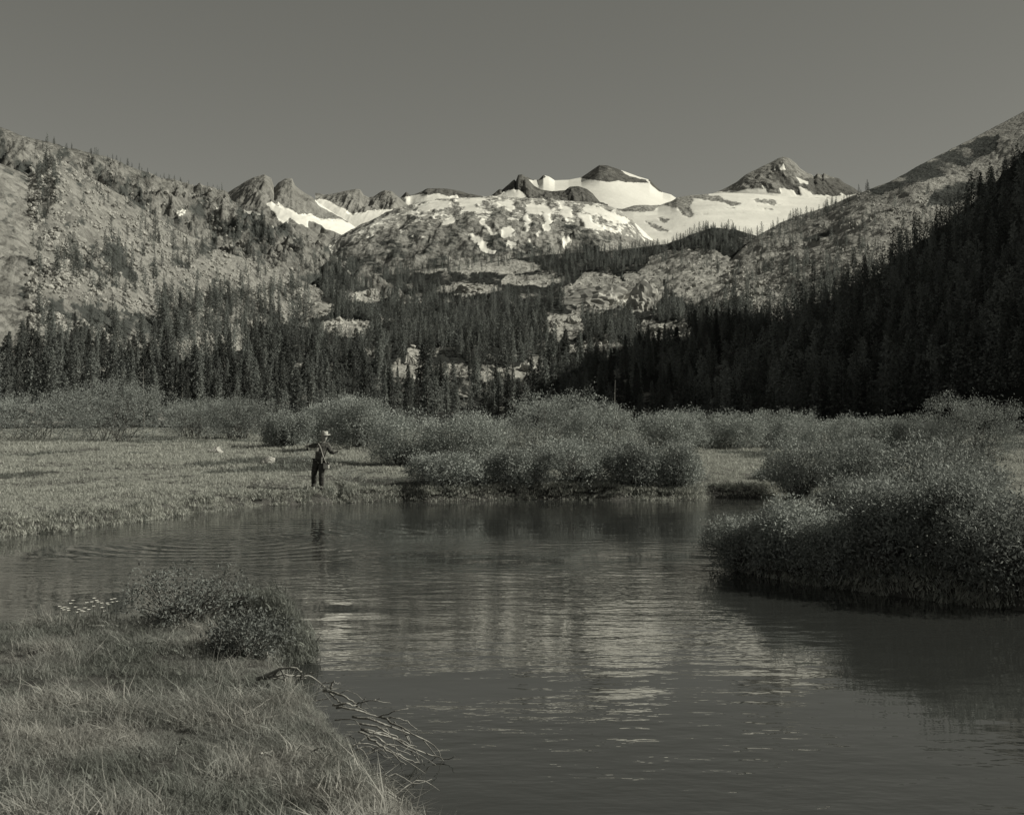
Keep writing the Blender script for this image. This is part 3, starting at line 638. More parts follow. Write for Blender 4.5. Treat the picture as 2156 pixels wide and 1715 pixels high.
talus(12000, (60, 760, 340, 760), lambda x, y: ~in_any(x, y, E2v, 9) & (fbm(x / 25, y / 20, 91, 3) > -0.25), [iE2], 0.4, 1.7)
talus(5000, (1380, 2200, 380, 760), lambda x, y: (~in_any(x, y, F2v, 9)) & (fbm(x / 40, y / 14, 92, 3) > -0.15), [iF2], 0.6, 2.4)
talus(2600, (600, 1700, 540, 810), lambda x, y: openness(x, y) > 0.1, [iD, iF2], 0.7, 2.6)
talus(1500, (60, 760, 300, 640), lambda x, y: fbm(x / 25, y / 20, 93, 3) > 0.0, [iE1], 0.8, 3.0)
n = len(pts); sc = np.array(sc)
scatter('talus', 'pale granite blocks strewn over the mountainsides', pts, rng.uniform(0, 6.28, (n, 3)), sc[:, None] * rng.uniform(0.7, 1.2, (n, 3)), rng.integers(0, 5, n), TAL)
# granite outcrops among the trees
def outcrop(name, label, x, y, w_px, h_px, seed, cat='outcrop', depth=0.8, sub=4, sink=0.35):
    d, z, li = hit_layers(np.array([float(x)]), np.array([float(y)])); d, z = float(d[0]), float(z[0])
    me = rock_mesh(seed, sub, 0.30)
    o = link(name, me, None, ((x - CX) / FV * d, d, z)); k = d / FV
    o.scale = (w_px * k / 2, w_px * k / 2 * depth, h_px * k * 0.62); o.rotation_euler = (0, 0, rng.uniform(-0.4, 0.4))
    return tag(o, label, cat)
outcrop('granite_outcrop', 'large pale whaleback outcrop in the forest right of centre', 1255, 640, 150, 60, 11)
outcrop('granite_outcrop', 'tall rounded outcrop with a dark left flank beside the whaleback', 1350, 650, 80, 62, 12)
outcrop('granite_outcrop', 'small pale knob of rock low in the forest below the whaleback', 1178, 688, 30, 26, 13)
outcrop('granite_outcrop', 'rounded boulder right of the small pale knob', 1208, 684, 28, 24, 14)
outcrop('granite_outcrop', 'pale flat ledge among trees high in the middle forest', 985, 612, 75, 20, 15)
outcrop('granite_outcrop', 'white boulder in the lower clearing, right of the stream', 1112, 782, 40, 20, 16)
outcrop('granite_outcrop', 'white boulder at the lower edge of the clearing', 1045, 802, 34, 16, 17)
outcrop('granite_outcrop', 'pale rock step where the stream falls into the clearing', 868, 768, 20, 26, 18)
outcrop('granite_outcrop', 'pale block beside the dark cleft in the left forest', 785, 628, 26, 30, 19)
outcrop('granite_outcrop', 'long pale ledge above the tall trees right of centre', 1390, 702, 60, 16, 20)
outcrop('granite_outcrop', 'bright slab at foot of the right scree', 1545, 640, 70, 26, 21)

# ------------------------------------------------------------------ willows
def willow(seed, w_, h_, leaves, leaf, lobes=7, stems=34, mat='willow', gap=0.27, hollow=0.3, shoots=0.10):
    """bush in metres: stems fan out of the base; leaf tufts sit on a lumpy shell of several lobes"""
    r = np.random.default_rng(seed)
    rx = w_ / 2
    ctr = [(0, 0, 0.46 * h_, rx * 0.74, h_ * 0.54)]
    for k in range(6):
        a = k * 1.047 + r.normal(0, 0.25); q = rx * r.uniform(0.5, 0.68); ctr.append((q * math.cos(a), 0.75 * q * math.sin(a), h_ * r.uniform(0.16, 0.30), rx * r.uniform(0.28, 0.36), h_ * r.uniform(0.22, 0.34)))
    for k in range(lobes):
        a = k * 2.4 + r.normal(0, 0.4); q = rx * r.uniform(0.35, 0.85); s_ = r.uniform(0.24, 0.50)
        ctr.append((q * math.cos(a), 0.8 * q * math.sin(a), h_ * r.uniform(0.28, 0.72), rx * s_, h_ * s_ * 0.82))
    vol = np.array([c[3] ** 2 * c[4] for c in ctr]) ** 0.75; pr = vol / vol.sum()
    nt_ = leaves // 10
    ci = r.choice(len(ctr), nt_, p=pr); cc = np.array(ctr)[ci]
    dirs = rand_dirs(nt_, r); dirs[:, 2] = np.where(dirs[:, 2] < -0.75, -dirs[:, 2] * 0.6, dirs[:, 2])
    rad = r.uniform(0.72, 1.04, nt_) + 0.10 * fbm(dirs[:, 0] * 3 + ci, dirs[:, 2] * 3 + ci * 7, seed % 50, 2)
    P = np.stack([cc[:, 0] + dirs[:, 0] * cc[:, 3] * rad, cc[:, 1] + dirs[:, 1] * cc[:, 3] * rad, cc[:, 2] + dirs[:, 2] * cc[:, 4] * rad], 1)
    # a few shoots stick out of the outline
    sh = r.random(nt_) < shoots; P[sh] += dirs[sh] * (h_ * r.uniform(0.03, 0.16, sh.sum()))[:, None] * [0.7, 0.7, 1]
    keep = (0.7 * vnoise(P[:, 0] / (0.26 * h_), P[:, 1] / (0.26 * h_), P[:, 2] / (0.2 * h_), seed) + 0.5 * vnoise(P[:, 0] / (0.1 * h_), P[:, 1] / (0.1 * h_), P[:, 2] / (0.1 * h_), seed + 3) > -1 + 2 * gap) & (P[:, 2] > 0.0)
    keep &= ~((P[:, 2] < 0.42 * h_) & (r.random(nt_) < hollow))
    P = P[keep]; dirs = dirs[keep]; nt_ = len(P)
    Pl = np.repeat(P, 10, 0) + r.normal(0, leaf * 1.25, (nt_ * 10, 3))
    D = np.repeat(dirs, 10, 0) * 0.5 + rand_dirs(nt_ * 10, r) + [0, 0, 0.35]; D /= np.linalg.norm(D, axis=1)[:, None]
    ln = leaf * r.uniform(0.7, 1.35, nt_ * 10)
    Vv, Q = leaf_quads(Pl, D, rand_dirs(nt_ * 10, r), ln, ln * 0.42)
    fol = mesh_from('foliage', Vv, Q, MAT[mat])
    mb = MB()
    for k in range(stems):
        i = r.integers(0, nt_); end = P[i] * [0.95, 0.95, 0.97]; b0 = np.array([r.normal(0, rx * 0.16), r.normal(0, rx * 0.13), -0.08])
        s = np.linspace(0, 1, 6)[:, None]; mid = b0 * (1 - s) + end * s; mid[:, 2] += (np.sin(s * np.pi) * 0.16 * h_)[:, 0]
        mid += r.normal(0, 0.012 * h_, mid.shape) * (s * (1 - s) * 4)
        mb.tube(mid, (0.011 + 0.006 * r.random()) * min(h_, 2.0) * (1 - 0.75 * s[:, 0]), 4, False)
    return fol, mb.mesh('stems', MAT['stem'], True)
def add_willow(label, x0, x1, top, base, seed, leaf=0.075, leaves=9000, mat='willow', group='willows along the far meadow', z_off=0.0, name='willow_bush', **kw):
    X, d, z = hit_ground((x0 + x1) / 2, base)
    k = d / FV; w_ = (x1 - x0) * k * 1.18; h_ = (base - top) * k
    fol, st = willow(seed, w_, h_, leaves, leaf, mat=mat, **kw)
    e = empty(name, (X, d + w_ * 0.25, z - 0.04), 0); tag(e, label, 'willow', group)
    link('stems', st, e); link('foliage', fol, e)
    return e
WL = [  # label, x0, x1, top, base
 ('tall broad willow at the left end of the meadow', 95, 335, 795, 934, 1),
 ('willow at the left edge, overlapping the tallest left bush', -110, 170, 822, 930, 2),
 ('wide willow thicket in the middle of the left meadow', 325, 470, 838, 926, 3),
 ('willow joined to the right side of the wide left thicket', 430, 560, 832, 928, 4),
 ('small round willow standing forward in the left meadow', 540, 645, 866, 944, 5),
 ('willow right behind the angler', 625, 745, 840, 938, 6),
 ('high willow over the angler\'s right shoulder, touching the large dark bush', 690, 815, 834, 946, 7),
 ('large dark-fronted willow right of the angler', 772, 945, 866, 986, 8),
 ('rounded pale-topped right half of the large dark-fronted willow', 890, 1065, 868, 984, 9),
 ('tallest willow mound at the centre of the far bank', 1035, 1245, 822, 968, 10),
 ('willow shoulder right of the tallest mound', 1180, 1360, 846, 972, 11),
 ('willow behind the grass gap, left one of the pair', 1345, 1490, 868, 948, 12),
 ('round willow at the back of the grass gap, right one of the pair', 1462, 1615, 864, 948, 13),
 ('willow behind right end of the grass gap', 1595, 1715, 868, 944, 14),
 ('low willow in the back row before the black slope', 1690, 1815, 884, 950, 15),
 ('willow in the back row, second from the right edge', 1790, 1910, 878, 955, 16),
 ('willow in the back row, next to the tall right edge bush', 1885, 2000, 872, 958, 17),
 ('tall willow at the right edge of the back row', 1975, 2170, 838, 975, 18),
]
for lab, x0, x1, tp, bs, sd in WL:
    add_willow(lab, x0, x1, tp, bs, sd, leaf=0.10 if bs < 950 else 0.080, leaves=22000, gap=0.2, hollow=0.12)
WF = [
 ('low sprawling willow at the water edge under the large dark bush', 865, 1030, 972, 1046, 31),
 ('small willow at the water edge, left of the dark hollow', 1015, 1140, 966, 1046, 32),
 ('willow with black hollow beneath it, overhanging the far bank', 1105, 1310, 938, 1048, 33),
 ('thin willow at the far bank with bare stems showing', 1290, 1400, 950, 1046, 34),
 ('dark willow at the far bank left of the reed gap', 1370, 1485, 948, 1048, 35),
 ('willow mass across the bay on the right bank', 1635, 1800, 930, 1040, 36),
 ('rounded willow right of the bay, behind the near bush', 1760, 1910, 926, 1050, 37),
 ('willow climbing the right edge behind the near bush', 1860, 2180, 926, 1080, 38),
 ('low willow spilling over the far bank of the right bay', 1600, 1720, 995, 1044, 39),
]
for lab, x0, x1, tp, bs, sd in WF:
    add_willow(lab, x0, x1, tp, bs, sd, leaf=0.07, leaves=20000, group='willows on the river banks', stems=60, hollow=0.4, gap=0.2)
WN = [
 ('low willow tip leaning out over the water at right', 1505, 1650, 1092, 1206, 51, 0.040),
 ('second near willow from the tip, higher than it', 1588, 1752, 1064, 1214, 52, 0.052),
 ('near willow dip in the middle of the right bank thicket', 1700, 1862, 1082, 1232, 53, 0.044),
 ('tall near willow right of the thicket\'s dip', 1800, 1985, 1040, 1240, 54, 0.056),
 ('near willow at the right edge, tallest of the thicket', 1920, 2130, 1018, 1262, 55, 0.048),
 ('near willow beyond the right edge thicket, low over the water', 2050, 2340, 1060, 1284, 56, 0.052),
 ('willow behind the big right bank thicket, top showing', 1740, 1960, 1008, 1130, 57, 0.052),
]
for lab, x0, x1, tp, bs, sd, lf in WN:
    add_willow(lab, x0, x1, tp, bs, sd, leaf=lf, leaves=27000, mat='willow_near', group='near willows on the right bank', stems=130, lobes=11, hollow=0.65, gap=0.28, shoots=0.2)
# shrub on the near bank
add_willow('small twiggy willow shrub on the near left bank', 262, 480, 1205, 1335, 61, leaf=0.032, leaves=6500, mat='shrub', group='shrubs in the grass', stems=110, gap=0.42, lobes=9)
add_willow('dark low shrub spilling down the grassy knob right of the twiggy shrub', 420, 590, 1290, 1392, 64, leaf=0.03, leaves=5200, mat='shrub', group='shrubs in the grass', stems=70, gap=0.38, lobes=8)
add_willow('sparse little shrub at the bank just right of the angler', 705, 775, 982, 1022, 62, leaf=0.05, leaves=500, group='shrubs in the grass', stems=40, gap=0.4)
add_willow('sparse little shrub in the grass left of the angler', 605, 655, 945, 978, 63, leaf=0.06, leaves=600, group='shrubs in the grass', stems=30, gap=0.4)

# ------------------------------------------------------------------ grass
def tuft(seed, blades, h, spread, width, mat, lean=0.5):
    r = np.random.default_rng(seed)
    a = r.uniform(0, 6.28, blades); q = spread * np.sqrt(r.random(blades))
    P0 = np.stack([q * np.cos(a), q * np.sin(a), np.full(blades, -0.02)], 1)
    la = r.uniform(0, 6.28, blades); ld = np.stack([np.cos(la), np.sin(la), 0 * la], 1) * (lean * r.uniform(0.2, 1.2, blades))[:, None]
    hh = h * r.uniform(0.5, 1.15, blades); sd = np.stack([-np.sin(la + r.normal(0, 0.6, blades)), np.cos(la), 0 * la], 1)
    ww = width * r.uniform(0.6, 1.3, blades)
    V = []
    for s, wf in ((0, 1.0), (0.5, 0.8), (1.0, 0.0)):
        c = P0 + ld * (hh * s ** 1.8)[:, None]; c[:, 2] += hh * (s - 0.22 * lean * s * s)
        if wf > 0: V += [c - sd * (ww * wf / 2)[:, None], c + sd * (ww * wf / 2)[:, None]]
        else: V += [c]
    V = np.stack(V, 1).reshape(-1, 3); b0 = np.arange(blades)[:, None] * 5
    return mesh_from('tuft', V, [b0 + np.array([[0, 1, 3, 2]]), b0 + np.array([[2, 3, 4]])], MAT[mat])
GN_ = source_coll('bank_tuft', [tuft(400 + i, (80, 60, 90, 50)[i % 4], 0.085 + 0.022 * (i % 4), 0.11, (0.003, 0.004, 0.0026, 0.0036)[i % 4], ('sedge', 'grass_near', 'grass_near', 'dry')[i % 4], 0.8 + 0.25 * (i % 3)) for i in range(8)] + [tuft(450 + i, 26, 0.06, 0.09, 0.011, 'sedge', 0.9) for i in range(2)])
GF_ = source_coll('meadow_tuft', [tuft(420 + i, 34, 0.10 + 0.025 * (i % 3), 0.22, 0.016, 'grass' if i % 5 else 'sedge', 0.6) for i in range(8)])
BLINE = np.array([W(560, 1440, .3), W(640, 1434, .3), W(702, 1464, .38), W(748, 1500, .4), W(785, 1540, .4), W(842, 1608, .4)])
def near_branch(X, Y):
    r = np.full(X.shape, 9.0)
    for a, b_ in zip(BLINE[:-1], BLINE[1:]):
        e_ = b_ - a; t_ = np.clip(((X - a[0]) * e_[0] + (Y - a[1]) * e_[1]) / (e_ @ e_), 0, 1)
        r = np.minimum(r, np.hypot(X - a[0] - t_ * e_[0], Y - a[1] - t_ * e_[1]))
    return r
# near bank
n = 17000
X = np.concatenate([rng.uniform(-7.5, 1.6, n), rng.normal(-2.35, 0.4, 1500)]); Y = np.concatenate([rng.uniform(3.2, 12.0, n), rng.normal(10.6, 0.35, 1500)])
sd = river_sd(X, Y); k = (sd > -0.2) & (ground_z(X, Y) > 0.03) & (np.abs(X) < 0.62 * Y + 0.5) & (Y < 11.8); X, Y, sd = X[k], Y[k], sd[k]
Zg = ground_z(X, Y); pat = fbm(X / 0.8, Y / 0.8, 95, 3)
s = np.clip(0.85 + 0.9 * pat + 0.5 * fbm(X / 0.3, Y / 0.3, 99, 2) + rng.normal(0, 0.12, len(X)), 0.35, 1.9)
tus = np.exp(-((X + 2.3) / 0.6) ** 2 - ((Y - 10.6) / 0.55) ** 2); s = s * (1 + 0.7 * tus); Zg = Zg + 0.03 * tus
pt2 = fbm(X / 0.6, Y / 0.6, 96, 3) + 0.6 * tus + rng.normal(0, 0.12, len(X))
vid = np.where(pt2 > 0.06, rng.choice([0, 4, 0, 4, 8, 9], len(X)), np.where(pt2 < -0.28, rng.choice([3, 7], len(X)), rng.choice([1, 2, 5, 6], len(X))))
lean = np.stack([rng.normal(0.05, 0.22, len(X)), rng.normal(0.12, 0.25, len(X)), rng.uniform(0, 6.28, len(X))], 1)
s = s * np.where(near_branch(X, Y) < 0.30, 0.5, 1.0)
scatter('grass', 'tufted grass on the near left bank', np.stack([X, Y, Zg], 1), lean, np.stack([s * 1.1, s * 1.1, s * 0.82], 1), vid, GN_)
# dry seed stalks standing out of the turf
n_ = 420; Xs = rng.uniform(-4.5, 0.2, n_); Ys = rng.uniform(4.6, 10.4, n_); k = (river_sd(Xs, Ys) > 0.08) & (fbm(Xs / 0.7, Ys / 0.7, 77, 2) > 0.0); Xs, Ys = Xs[k], Ys[k]
ST_ = source_coll('stalk', [tuft(470 + i, 3, 0.30 + 0.05 * i, 0.03, 0.0035, 'dry', 0.5) for i in range(4)])
scatter('dry_stalks', 'dry pale stalks in the near bank turf', np.stack([Xs, Ys, ground_z(Xs, Ys)], 1), np.stack([rng.normal(0, 0.35, len(Xs)), rng.normal(0, 0.35, len(Xs)), rng.uniform(0, 6.28, len(Xs))], 1), np.repeat(rng.uniform(0.6, 1.1, len(Xs))[:, None], 3, 1), rng.integers(0, 4, len(Xs)), ST_)
# far meadow and right bank
n = 95000
Y = 14 * (190 / 14) ** rng.random(n); u = rng.uniform(-0.52, 0.52, n); X = u * Y
sd = river_sd(X, Y); k = (sd > -0.02) & ((Y > 16) | (X > 3)); X, Y, sd = X[k], Y[k], sd[k]
Zg = ground_z(X, Y); pat = fbm(X / 3, Y / 3, 97, 3)
s = np.clip(0.85 + 0.5 * pat + rng.normal(0, 0.12, len(X)), 0.4, 1.6) * np.clip(Y / 34, 0.8, 3.0)
vid = np.where(fbm(X / 4, Y / 6, 98, 3) > 0.33, rng.choice([0, 5], len(X)), rng.choice([1, 2, 3, 4, 6, 7], len(X)))
scatter('grass', 'short meadow grass beyond the river', np.stack([X, Y, Zg], 1), np.stack([rng.normal(0, 0.15, len(X)), rng.normal(0, 0.15, len(X)), rng.uniform(0, 6.28, len(X))], 1), np.stack([s, s, s * 0.8], 1), vid, GF_)
# sedge hanging over the cut banks and reeds at the bay
bx, by = [], []
for i in range(len(RIV)):
    a, b_ = RIV[i], RIV[(i + 1) % len(RIV)]; L_ = np.linalg.norm(b_ - a)
    if max(a[1], b_[1]) > 60 or min(a[1], b_[1]) < 6 or L_ > 25: continue
    m_ = int(L_ * 60); tt = rng.random(m_)
    nrm = np.array([-(b_ - a)[1], (b_ - a)[0]]) / L_; off = rng.uniform(-0.12, 0.28, m_)
    p1 = a + (b_ - a) * tt[:, None] + nrm * off[:, None]
    bx.extend(p1[:, 0]); by.extend(p1[:, 1])
X, Y = np.array(bx), np.array(by); Zg = np.maximum(ground_z(X, Y), 0.02); Zg = np.where(river_sd(X, Y) < 0, 0.0, Zg)
k = river_sd(X, Y) > -0.16; X, Y, Zg = X[k], Y[k], Zg[k]
s = rng.uniform(0.5, 1.05, len(X))
k = (Y > 14); X, Y, Zg, s = X[k], Y[k], Zg[k], s[k]
scatter('grass', 'rough grass hanging along the cut river banks', np.stack([X, Y, Zg], 1), np.stack([rng.normal(0.1, 0.35, len(X)), rng.normal(0, 0.35, len(X)), rng.uniform(0, 6.28, len(X))], 1), np.stack([s, s, s * 1.1], 1), rng.integers(0, 8, len(X)), GF_)

# ------------------------------------------------------------------ boulders in the meadow
for x, y, w_, h_, sd_, lab in ((455, 952, 27, 7, 71, 'small white boulder lying in the left meadow'), (563, 977, 34, 7, 72, 'flat pale boulder in the grass left of the angler')):
    X, d, z = hit_ground(x, y + h_ * 0.5); k = d / FV
    o = link('boulder', rock_mesh(sd_, 3, 0.25), None, (X, d, z + 0.16)); o.scale = (w_ * k / 2, w_ * k * 0.4, h_ * k * 1.2); o.rotation_euler = (0.1, 0, 0.3)
    o.data.materials.clear(); o.data.materials.append(MAT['pale_rock'])
    tag(o, lab, 'boulder', 'boulders in the meadow')

# ------------------------------------------------------------------ bare dead trunks among the conifers
for x, yb, yt, d, lean_, lab in ((1290, 872, 800, 150, 0.05, 'leaning bleached dead trunk at the edge of the black slope'), (302, 868, 770, 175, 0.0, 'bleached dead trunk behind the left willows')):
    X = (x - CX) / FV * d; zb = float(ground_z(np.array([X]), np.array([float(d)]))[0]) - 0.2; zt_ = ZC + (YH - yt) / FV * d
    s = np.linspace(0, 1, 9); hgt_ = zt_ - zb
    mb = MB(); mb.tube(np.stack([lean_ * hgt_ * s + 0.05 * np.sin(s * 5), 0 * s, s * hgt_], 1), 0.13 * (1 - s * 0.85), 7)
    e = empty('dead_tree', (X, d, zb)); tag(e, lab, 'dead tree', 'dead trunks in the forest'); link('trunk', mb.mesh('trunk', MAT['snag'], True), e)
    for q in range(7):
        f = rng.uniform(0.35, 0.95); a = rng.uniform(0, 6.28); L_ = rng.uniform(0.4, 1.1); mb = MB(); q0 = np.array([lean_ * hgt_ * f + 0.05 * math.sin(f * 5), 0, f * hgt_])
        mb.tube([q0, q0 + np.array([math.cos(a) * L_ * 0.5, math.sin(a) * L_ * 0.5, 0.05]), q0 + np.array([math.cos(a) * L_, math.sin(a) * L_, -0.1])], [0.03, 0.02, 0.008], 5)
        link('branch', mb.mesh('branch', MAT['snag'], True), e)

# ------------------------------------------------------------------ dead willow branches on the near bank
def bank_pt(x, y, z): d = (ZC - z) * FV / (y - YH); return np.array([(x - CX) / FV * d, d, z])
def curve(pts, n=14):
    P = np.array(pts); t_ = np.linspace(0, len(P) - 1, n); i = np.clip(t_.astype(int), 0, len(P) - 2); f = (t_ - i)[:, None]
    p0, p1, p2, p3 = P[np.maximum(i - 1, 0)], P[i], P[i + 1], P[np.minimum(i + 2, len(P) - 1)]
    return 0.5 * ((2 * p1) + (p2 - p0) * f + (2 * p0 - 5 * p1 + 4 * p2 - p3) * f ** 2 + (3 * p1 - p0 - 3 * p2 + p3) * f ** 3)
ZB = crop(900, 2550, 2.156)
B0 = bank_pt(640, 1450, 0.35)
e = empty('dead_branches', tuple(B0)); tag(e, 'tangle of bleached dead branches hanging over the near bank', 'dead branches')
BR = [  # crop pixels with heights above water
 ([(270,355,.42),(400,300,.5),(480,262,.55),(600,255,.56),(655,290,.5),(660,320,.42)], .016),
 ([(300,350,.42),(430,320,.48),(480,270,.53),(520,400,.40),(540,470,.34)], .014),
 ([(330,350,.42),(480,325,.48),(620,330,.46),(740,335,.42),(830,400,.36),(900,470,.3)], .013),
 ([(270,358,.40),(400,350,.44),(520,360,.44)], .014), ([(600,250,.54),(660,215,.58),(705,185,.62)], .006), ([(640,340,.44),(700,310,.5),(775,300,.52)], .008),
 ([(660,340,.44),(620,400,.38),(570,470,.33)], .013), ([(560,480,.34),(600,420,.38),(640,370,.43),(700,350,.45)], .011),
 ([(850,450,.32),(960,480,.32),(1060,520,.30),(1130,570,.26),(1150,610,.22)], .015), ([(900,470,.3),(970,540,.3),(1050,600,.26)], .010), ([(930,580,.28),(1050,575,.3),(1140,590,.26),(1250,650,.22)], .012),
 ([(960,605,.28),(1100,615,.28),(1260,665,.22),(1330,685,.2),(1420,640,.26),(1580,610,.28)], .011), ([(1330,685,.2),(1450,695,.22),(1560,715,.2),(1650,790,.14),(1670,840,.06)], .008),
 ([(1100,680,.28),(1280,710,.28),(1450,770,.22),(1600,830,.15),(1720,890,.08),(1850,1060,-.02)], .012), ([(1350,690,.24),(1480,760,.24),(1640,840,.2),(1780,920,.12),(1910,1080,-.02)], .010),
 ([(1160,740,.28),(1330,770,.26),(1480,860,.18),(1580,960,.1),(1690,1080,-.01)], .011), ([(1170,790,.28),(1330,820,.26),(1500,880,.2),(1650,940,.12)], .014), ([(1200,800,.28),(1380,850,.24),(1560,920,.16),(1760,1010,.04),(1900,1040,.02),(1980,1020,.06)], .010),
 ([(1150,810,.3),(1300,860,.26),(1450,940,.18),(1600,1010,.1)], .011), ([(1230,850,.26),(1400,960,.18),(1560,1040,.1),(1680,1080,.04)], .012), ([(1300,900,.24),(1450,1010,.16),(1560,1090,.1)], .010),
 ([(1130,580,.26),(1200,545,.3),(1290,540,.32),(1340,520,.34)], .007), ([(1290,540,.32),(1350,550,.3),(1430,565,.26)], .005), ([(1165,600,.24),(1190,550,.3),(1215,510,.36)], .006),
 ([(830,400,.34),(930,385,.4),(1000,395,.38)], .005), ([(915,440,.3),(920,400,.38),(940,370,.42)], .012), ([(830,415,.33),(900,430,.34)], .006),
 ([(160,660,.4),(240,620,.45),(330,560,.48),(390,520,.5)], .008), ([(690,1000,.42),(770,970,.45),(860,930,.48)], .010), ([(300,1000,.42),(410,975,.45)], .009), ([(1560,840,.14),(1610,930,.1),(1660,1010,.04),(1700,1080,0)], .007), ([(1460,720,.2),(1560,830,.15),(1640,960,.06)], .006)]
for pts_, rad in BR:
    P = []
    for px, py, z in pts_:
        (x, y), = ZB([(px, py)]); q_ = bank_pt(x, y, z)
        for _ in range(5):
            g_ = float(ground_z(np.array([q_[0]]), np.array([q_[1]]))[0]) + 0.06
            if z < g_: z = g_; q_ = bank_pt(x, y, z)
        P.append(q_)
    c = curve(P) - B0; c[1:-1] += rng.normal(0, 0.004, c[1:-1].shape)
    mb = MB(); mb.tube(c, 0.78 * rad * (1 - 0.7 * np.linspace(0, 1, len(c))), 6)
    link('branch', mb.mesh('branch', MAT['twig'], True), e)

for k in range(34):        # fine side twigs along the pile
    f = rng.random() ** 0.8 * (len(BLINE) - 1.001); i_ = int(f); b_ = BLINE[i_] * (1 - f + i_) + BLINE[i_ + 1] * (f - i_)
    g_ = max(float(ground_z(b_[:1], b_[1:])[0]), 0.0); a_ = rng.normal(-0.75, 0.7); L_ = rng.uniform(0.18, 0.6)
    p0 = np.array([b_[0] + rng.normal(0, 0.06) - 0.08, b_[1] + rng.normal(0, 0.06), g_ + rng.uniform(0.03, 0.14)]); dv = np.array([math.cos(a_), math.sin(a_), 0.0])
    c = curve([p0, p0 + dv * L_ * 0.35 + [0, 0, rng.uniform(0.0, 0.10)], p0 + dv * L_ * 0.7 + [0, 0, rng.uniform(-0.06, 0.10)], p0 + dv * L_ + [0, 0, rng.uniform(-0.22, 0.04)]], 9) - B0
    mb = MB(); mb.tube(c, 0.0055 * (1 - 0.75 * np.linspace(0, 1, len(c))), 5); link('twig', mb.mesh('twig', MAT['twig'], True), e)
# ------------------------------------------------------------------ small white flowers at the left edge of the near bank
for k in range(30):
    x = 120 + 125 * (k + rng.random()) / 30; d = rng.uniform(10.0, 10.5); X = (x - CX) / FV * d; z = float(ground_z(np.array([X]), np.array([d]))[0]); h_ = rng.uniform(0.13, 0.21)
    ef = empty('wildflower', (X, d, z)); tag(ef, 'small white wildflower in the row at the near bank\'s left edge', 'flower', 'white wildflowers on the bank')
    mb = MB(); mb.tube([(0, 0, 0), (0.01, 0, h_ * 0.6), (0.015, 0, h_)], [0.003, 0.0025, 0.002], 4); link('stem', mb.mesh('stem', MAT['sedge']), ef)
    nP = 7; a = np.arange(nP) / nP * 6.283; D_ = np.stack([np.cos(a), np.sin(a), 0 * a + 0.45], 1); D_ /= np.linalg.norm(D_, axis=1)[:, None]
    Vv, Q = leaf_quads(np.tile([[0.015, 0, h_]], (nP, 1)), D_, np.tile([[0, 0, 1.0]], (nP, 1)), np.full(nP, 0.022), np.full(nP, 0.018)); link('petals', mesh_from('petals', Vv, Q, MAT['petal']), ef)

# ------------------------------------------------------------------ the angler
def skin_mesh(name, verts, edges, radii, mat, root=0, sub=2):
    me = bpy.data.meshes.new(name); me.from_pydata(verts, edges, [])
    o = bpy.data.objects.new(name, me); C.objects.link(o)
    md = o.modifiers.new('skin', 'SKIN'); md.use_smooth_shade = True
    for i, r_ in enumerate(radii):
        v = me.skin_vertices[0].data[i]; v.radius = r_ if isinstance(r_, tuple) else (r_, r_); v.use_root = (i == root)
    sb = o.modifiers.new('sub', 'SUBSURF'); sb.levels = sub; sb.render_levels = sub
    dg = bpy.context.evaluated_depsgraph_get(); dg.update()
    out_ = bpy.data.meshes.new_from_object(o.evaluated_get(dg)); out_.name = name
    bpy.data.objects.remove(o); out_.materials.clear(); out_.materials.append(mat)
    return out_
MAT['skin'] = rough_mat('tanned_skin', 0.26, 0.32, 6)
MAT['shirt'] = rough_mat('dark_wool_shirt', 0.05, 0.12, 14, bump=0.9, bscale=11)
MAT['jeans'] = rough_mat('dark_denim', 0.03, 0.08, 14, bump=0.9, bscale=9)
MAT['felt'] = rough_mat('pale_felt', 0.36, 0.46, 8)
MAT['leather'] = rough_mat('boot_leather', 0.03, 0.05, 9)
MAT['canvas'] = rough_mat('pale_canvas', 0.36, 0.50, 10, bump=0.3)
AX, AY, AZ = hit_ground(677, 1034)
AZ = float(ground_z(np.array([AX]), np.array([AY]))[0])
man = empty('person', (AX, AY, AZ)); tag(man, 'person in dark clothes and pale hat standing on the bank, casting a line', 'person')
A = lambda cx_, cy_, y=0.0: ((cx_ - 690) * 0.00141, y, (1440 - cy_) * 0.00141)
pel, wai, che, nk = A(635, 820), A(655, 730), A(700, 580), A(722, 462)
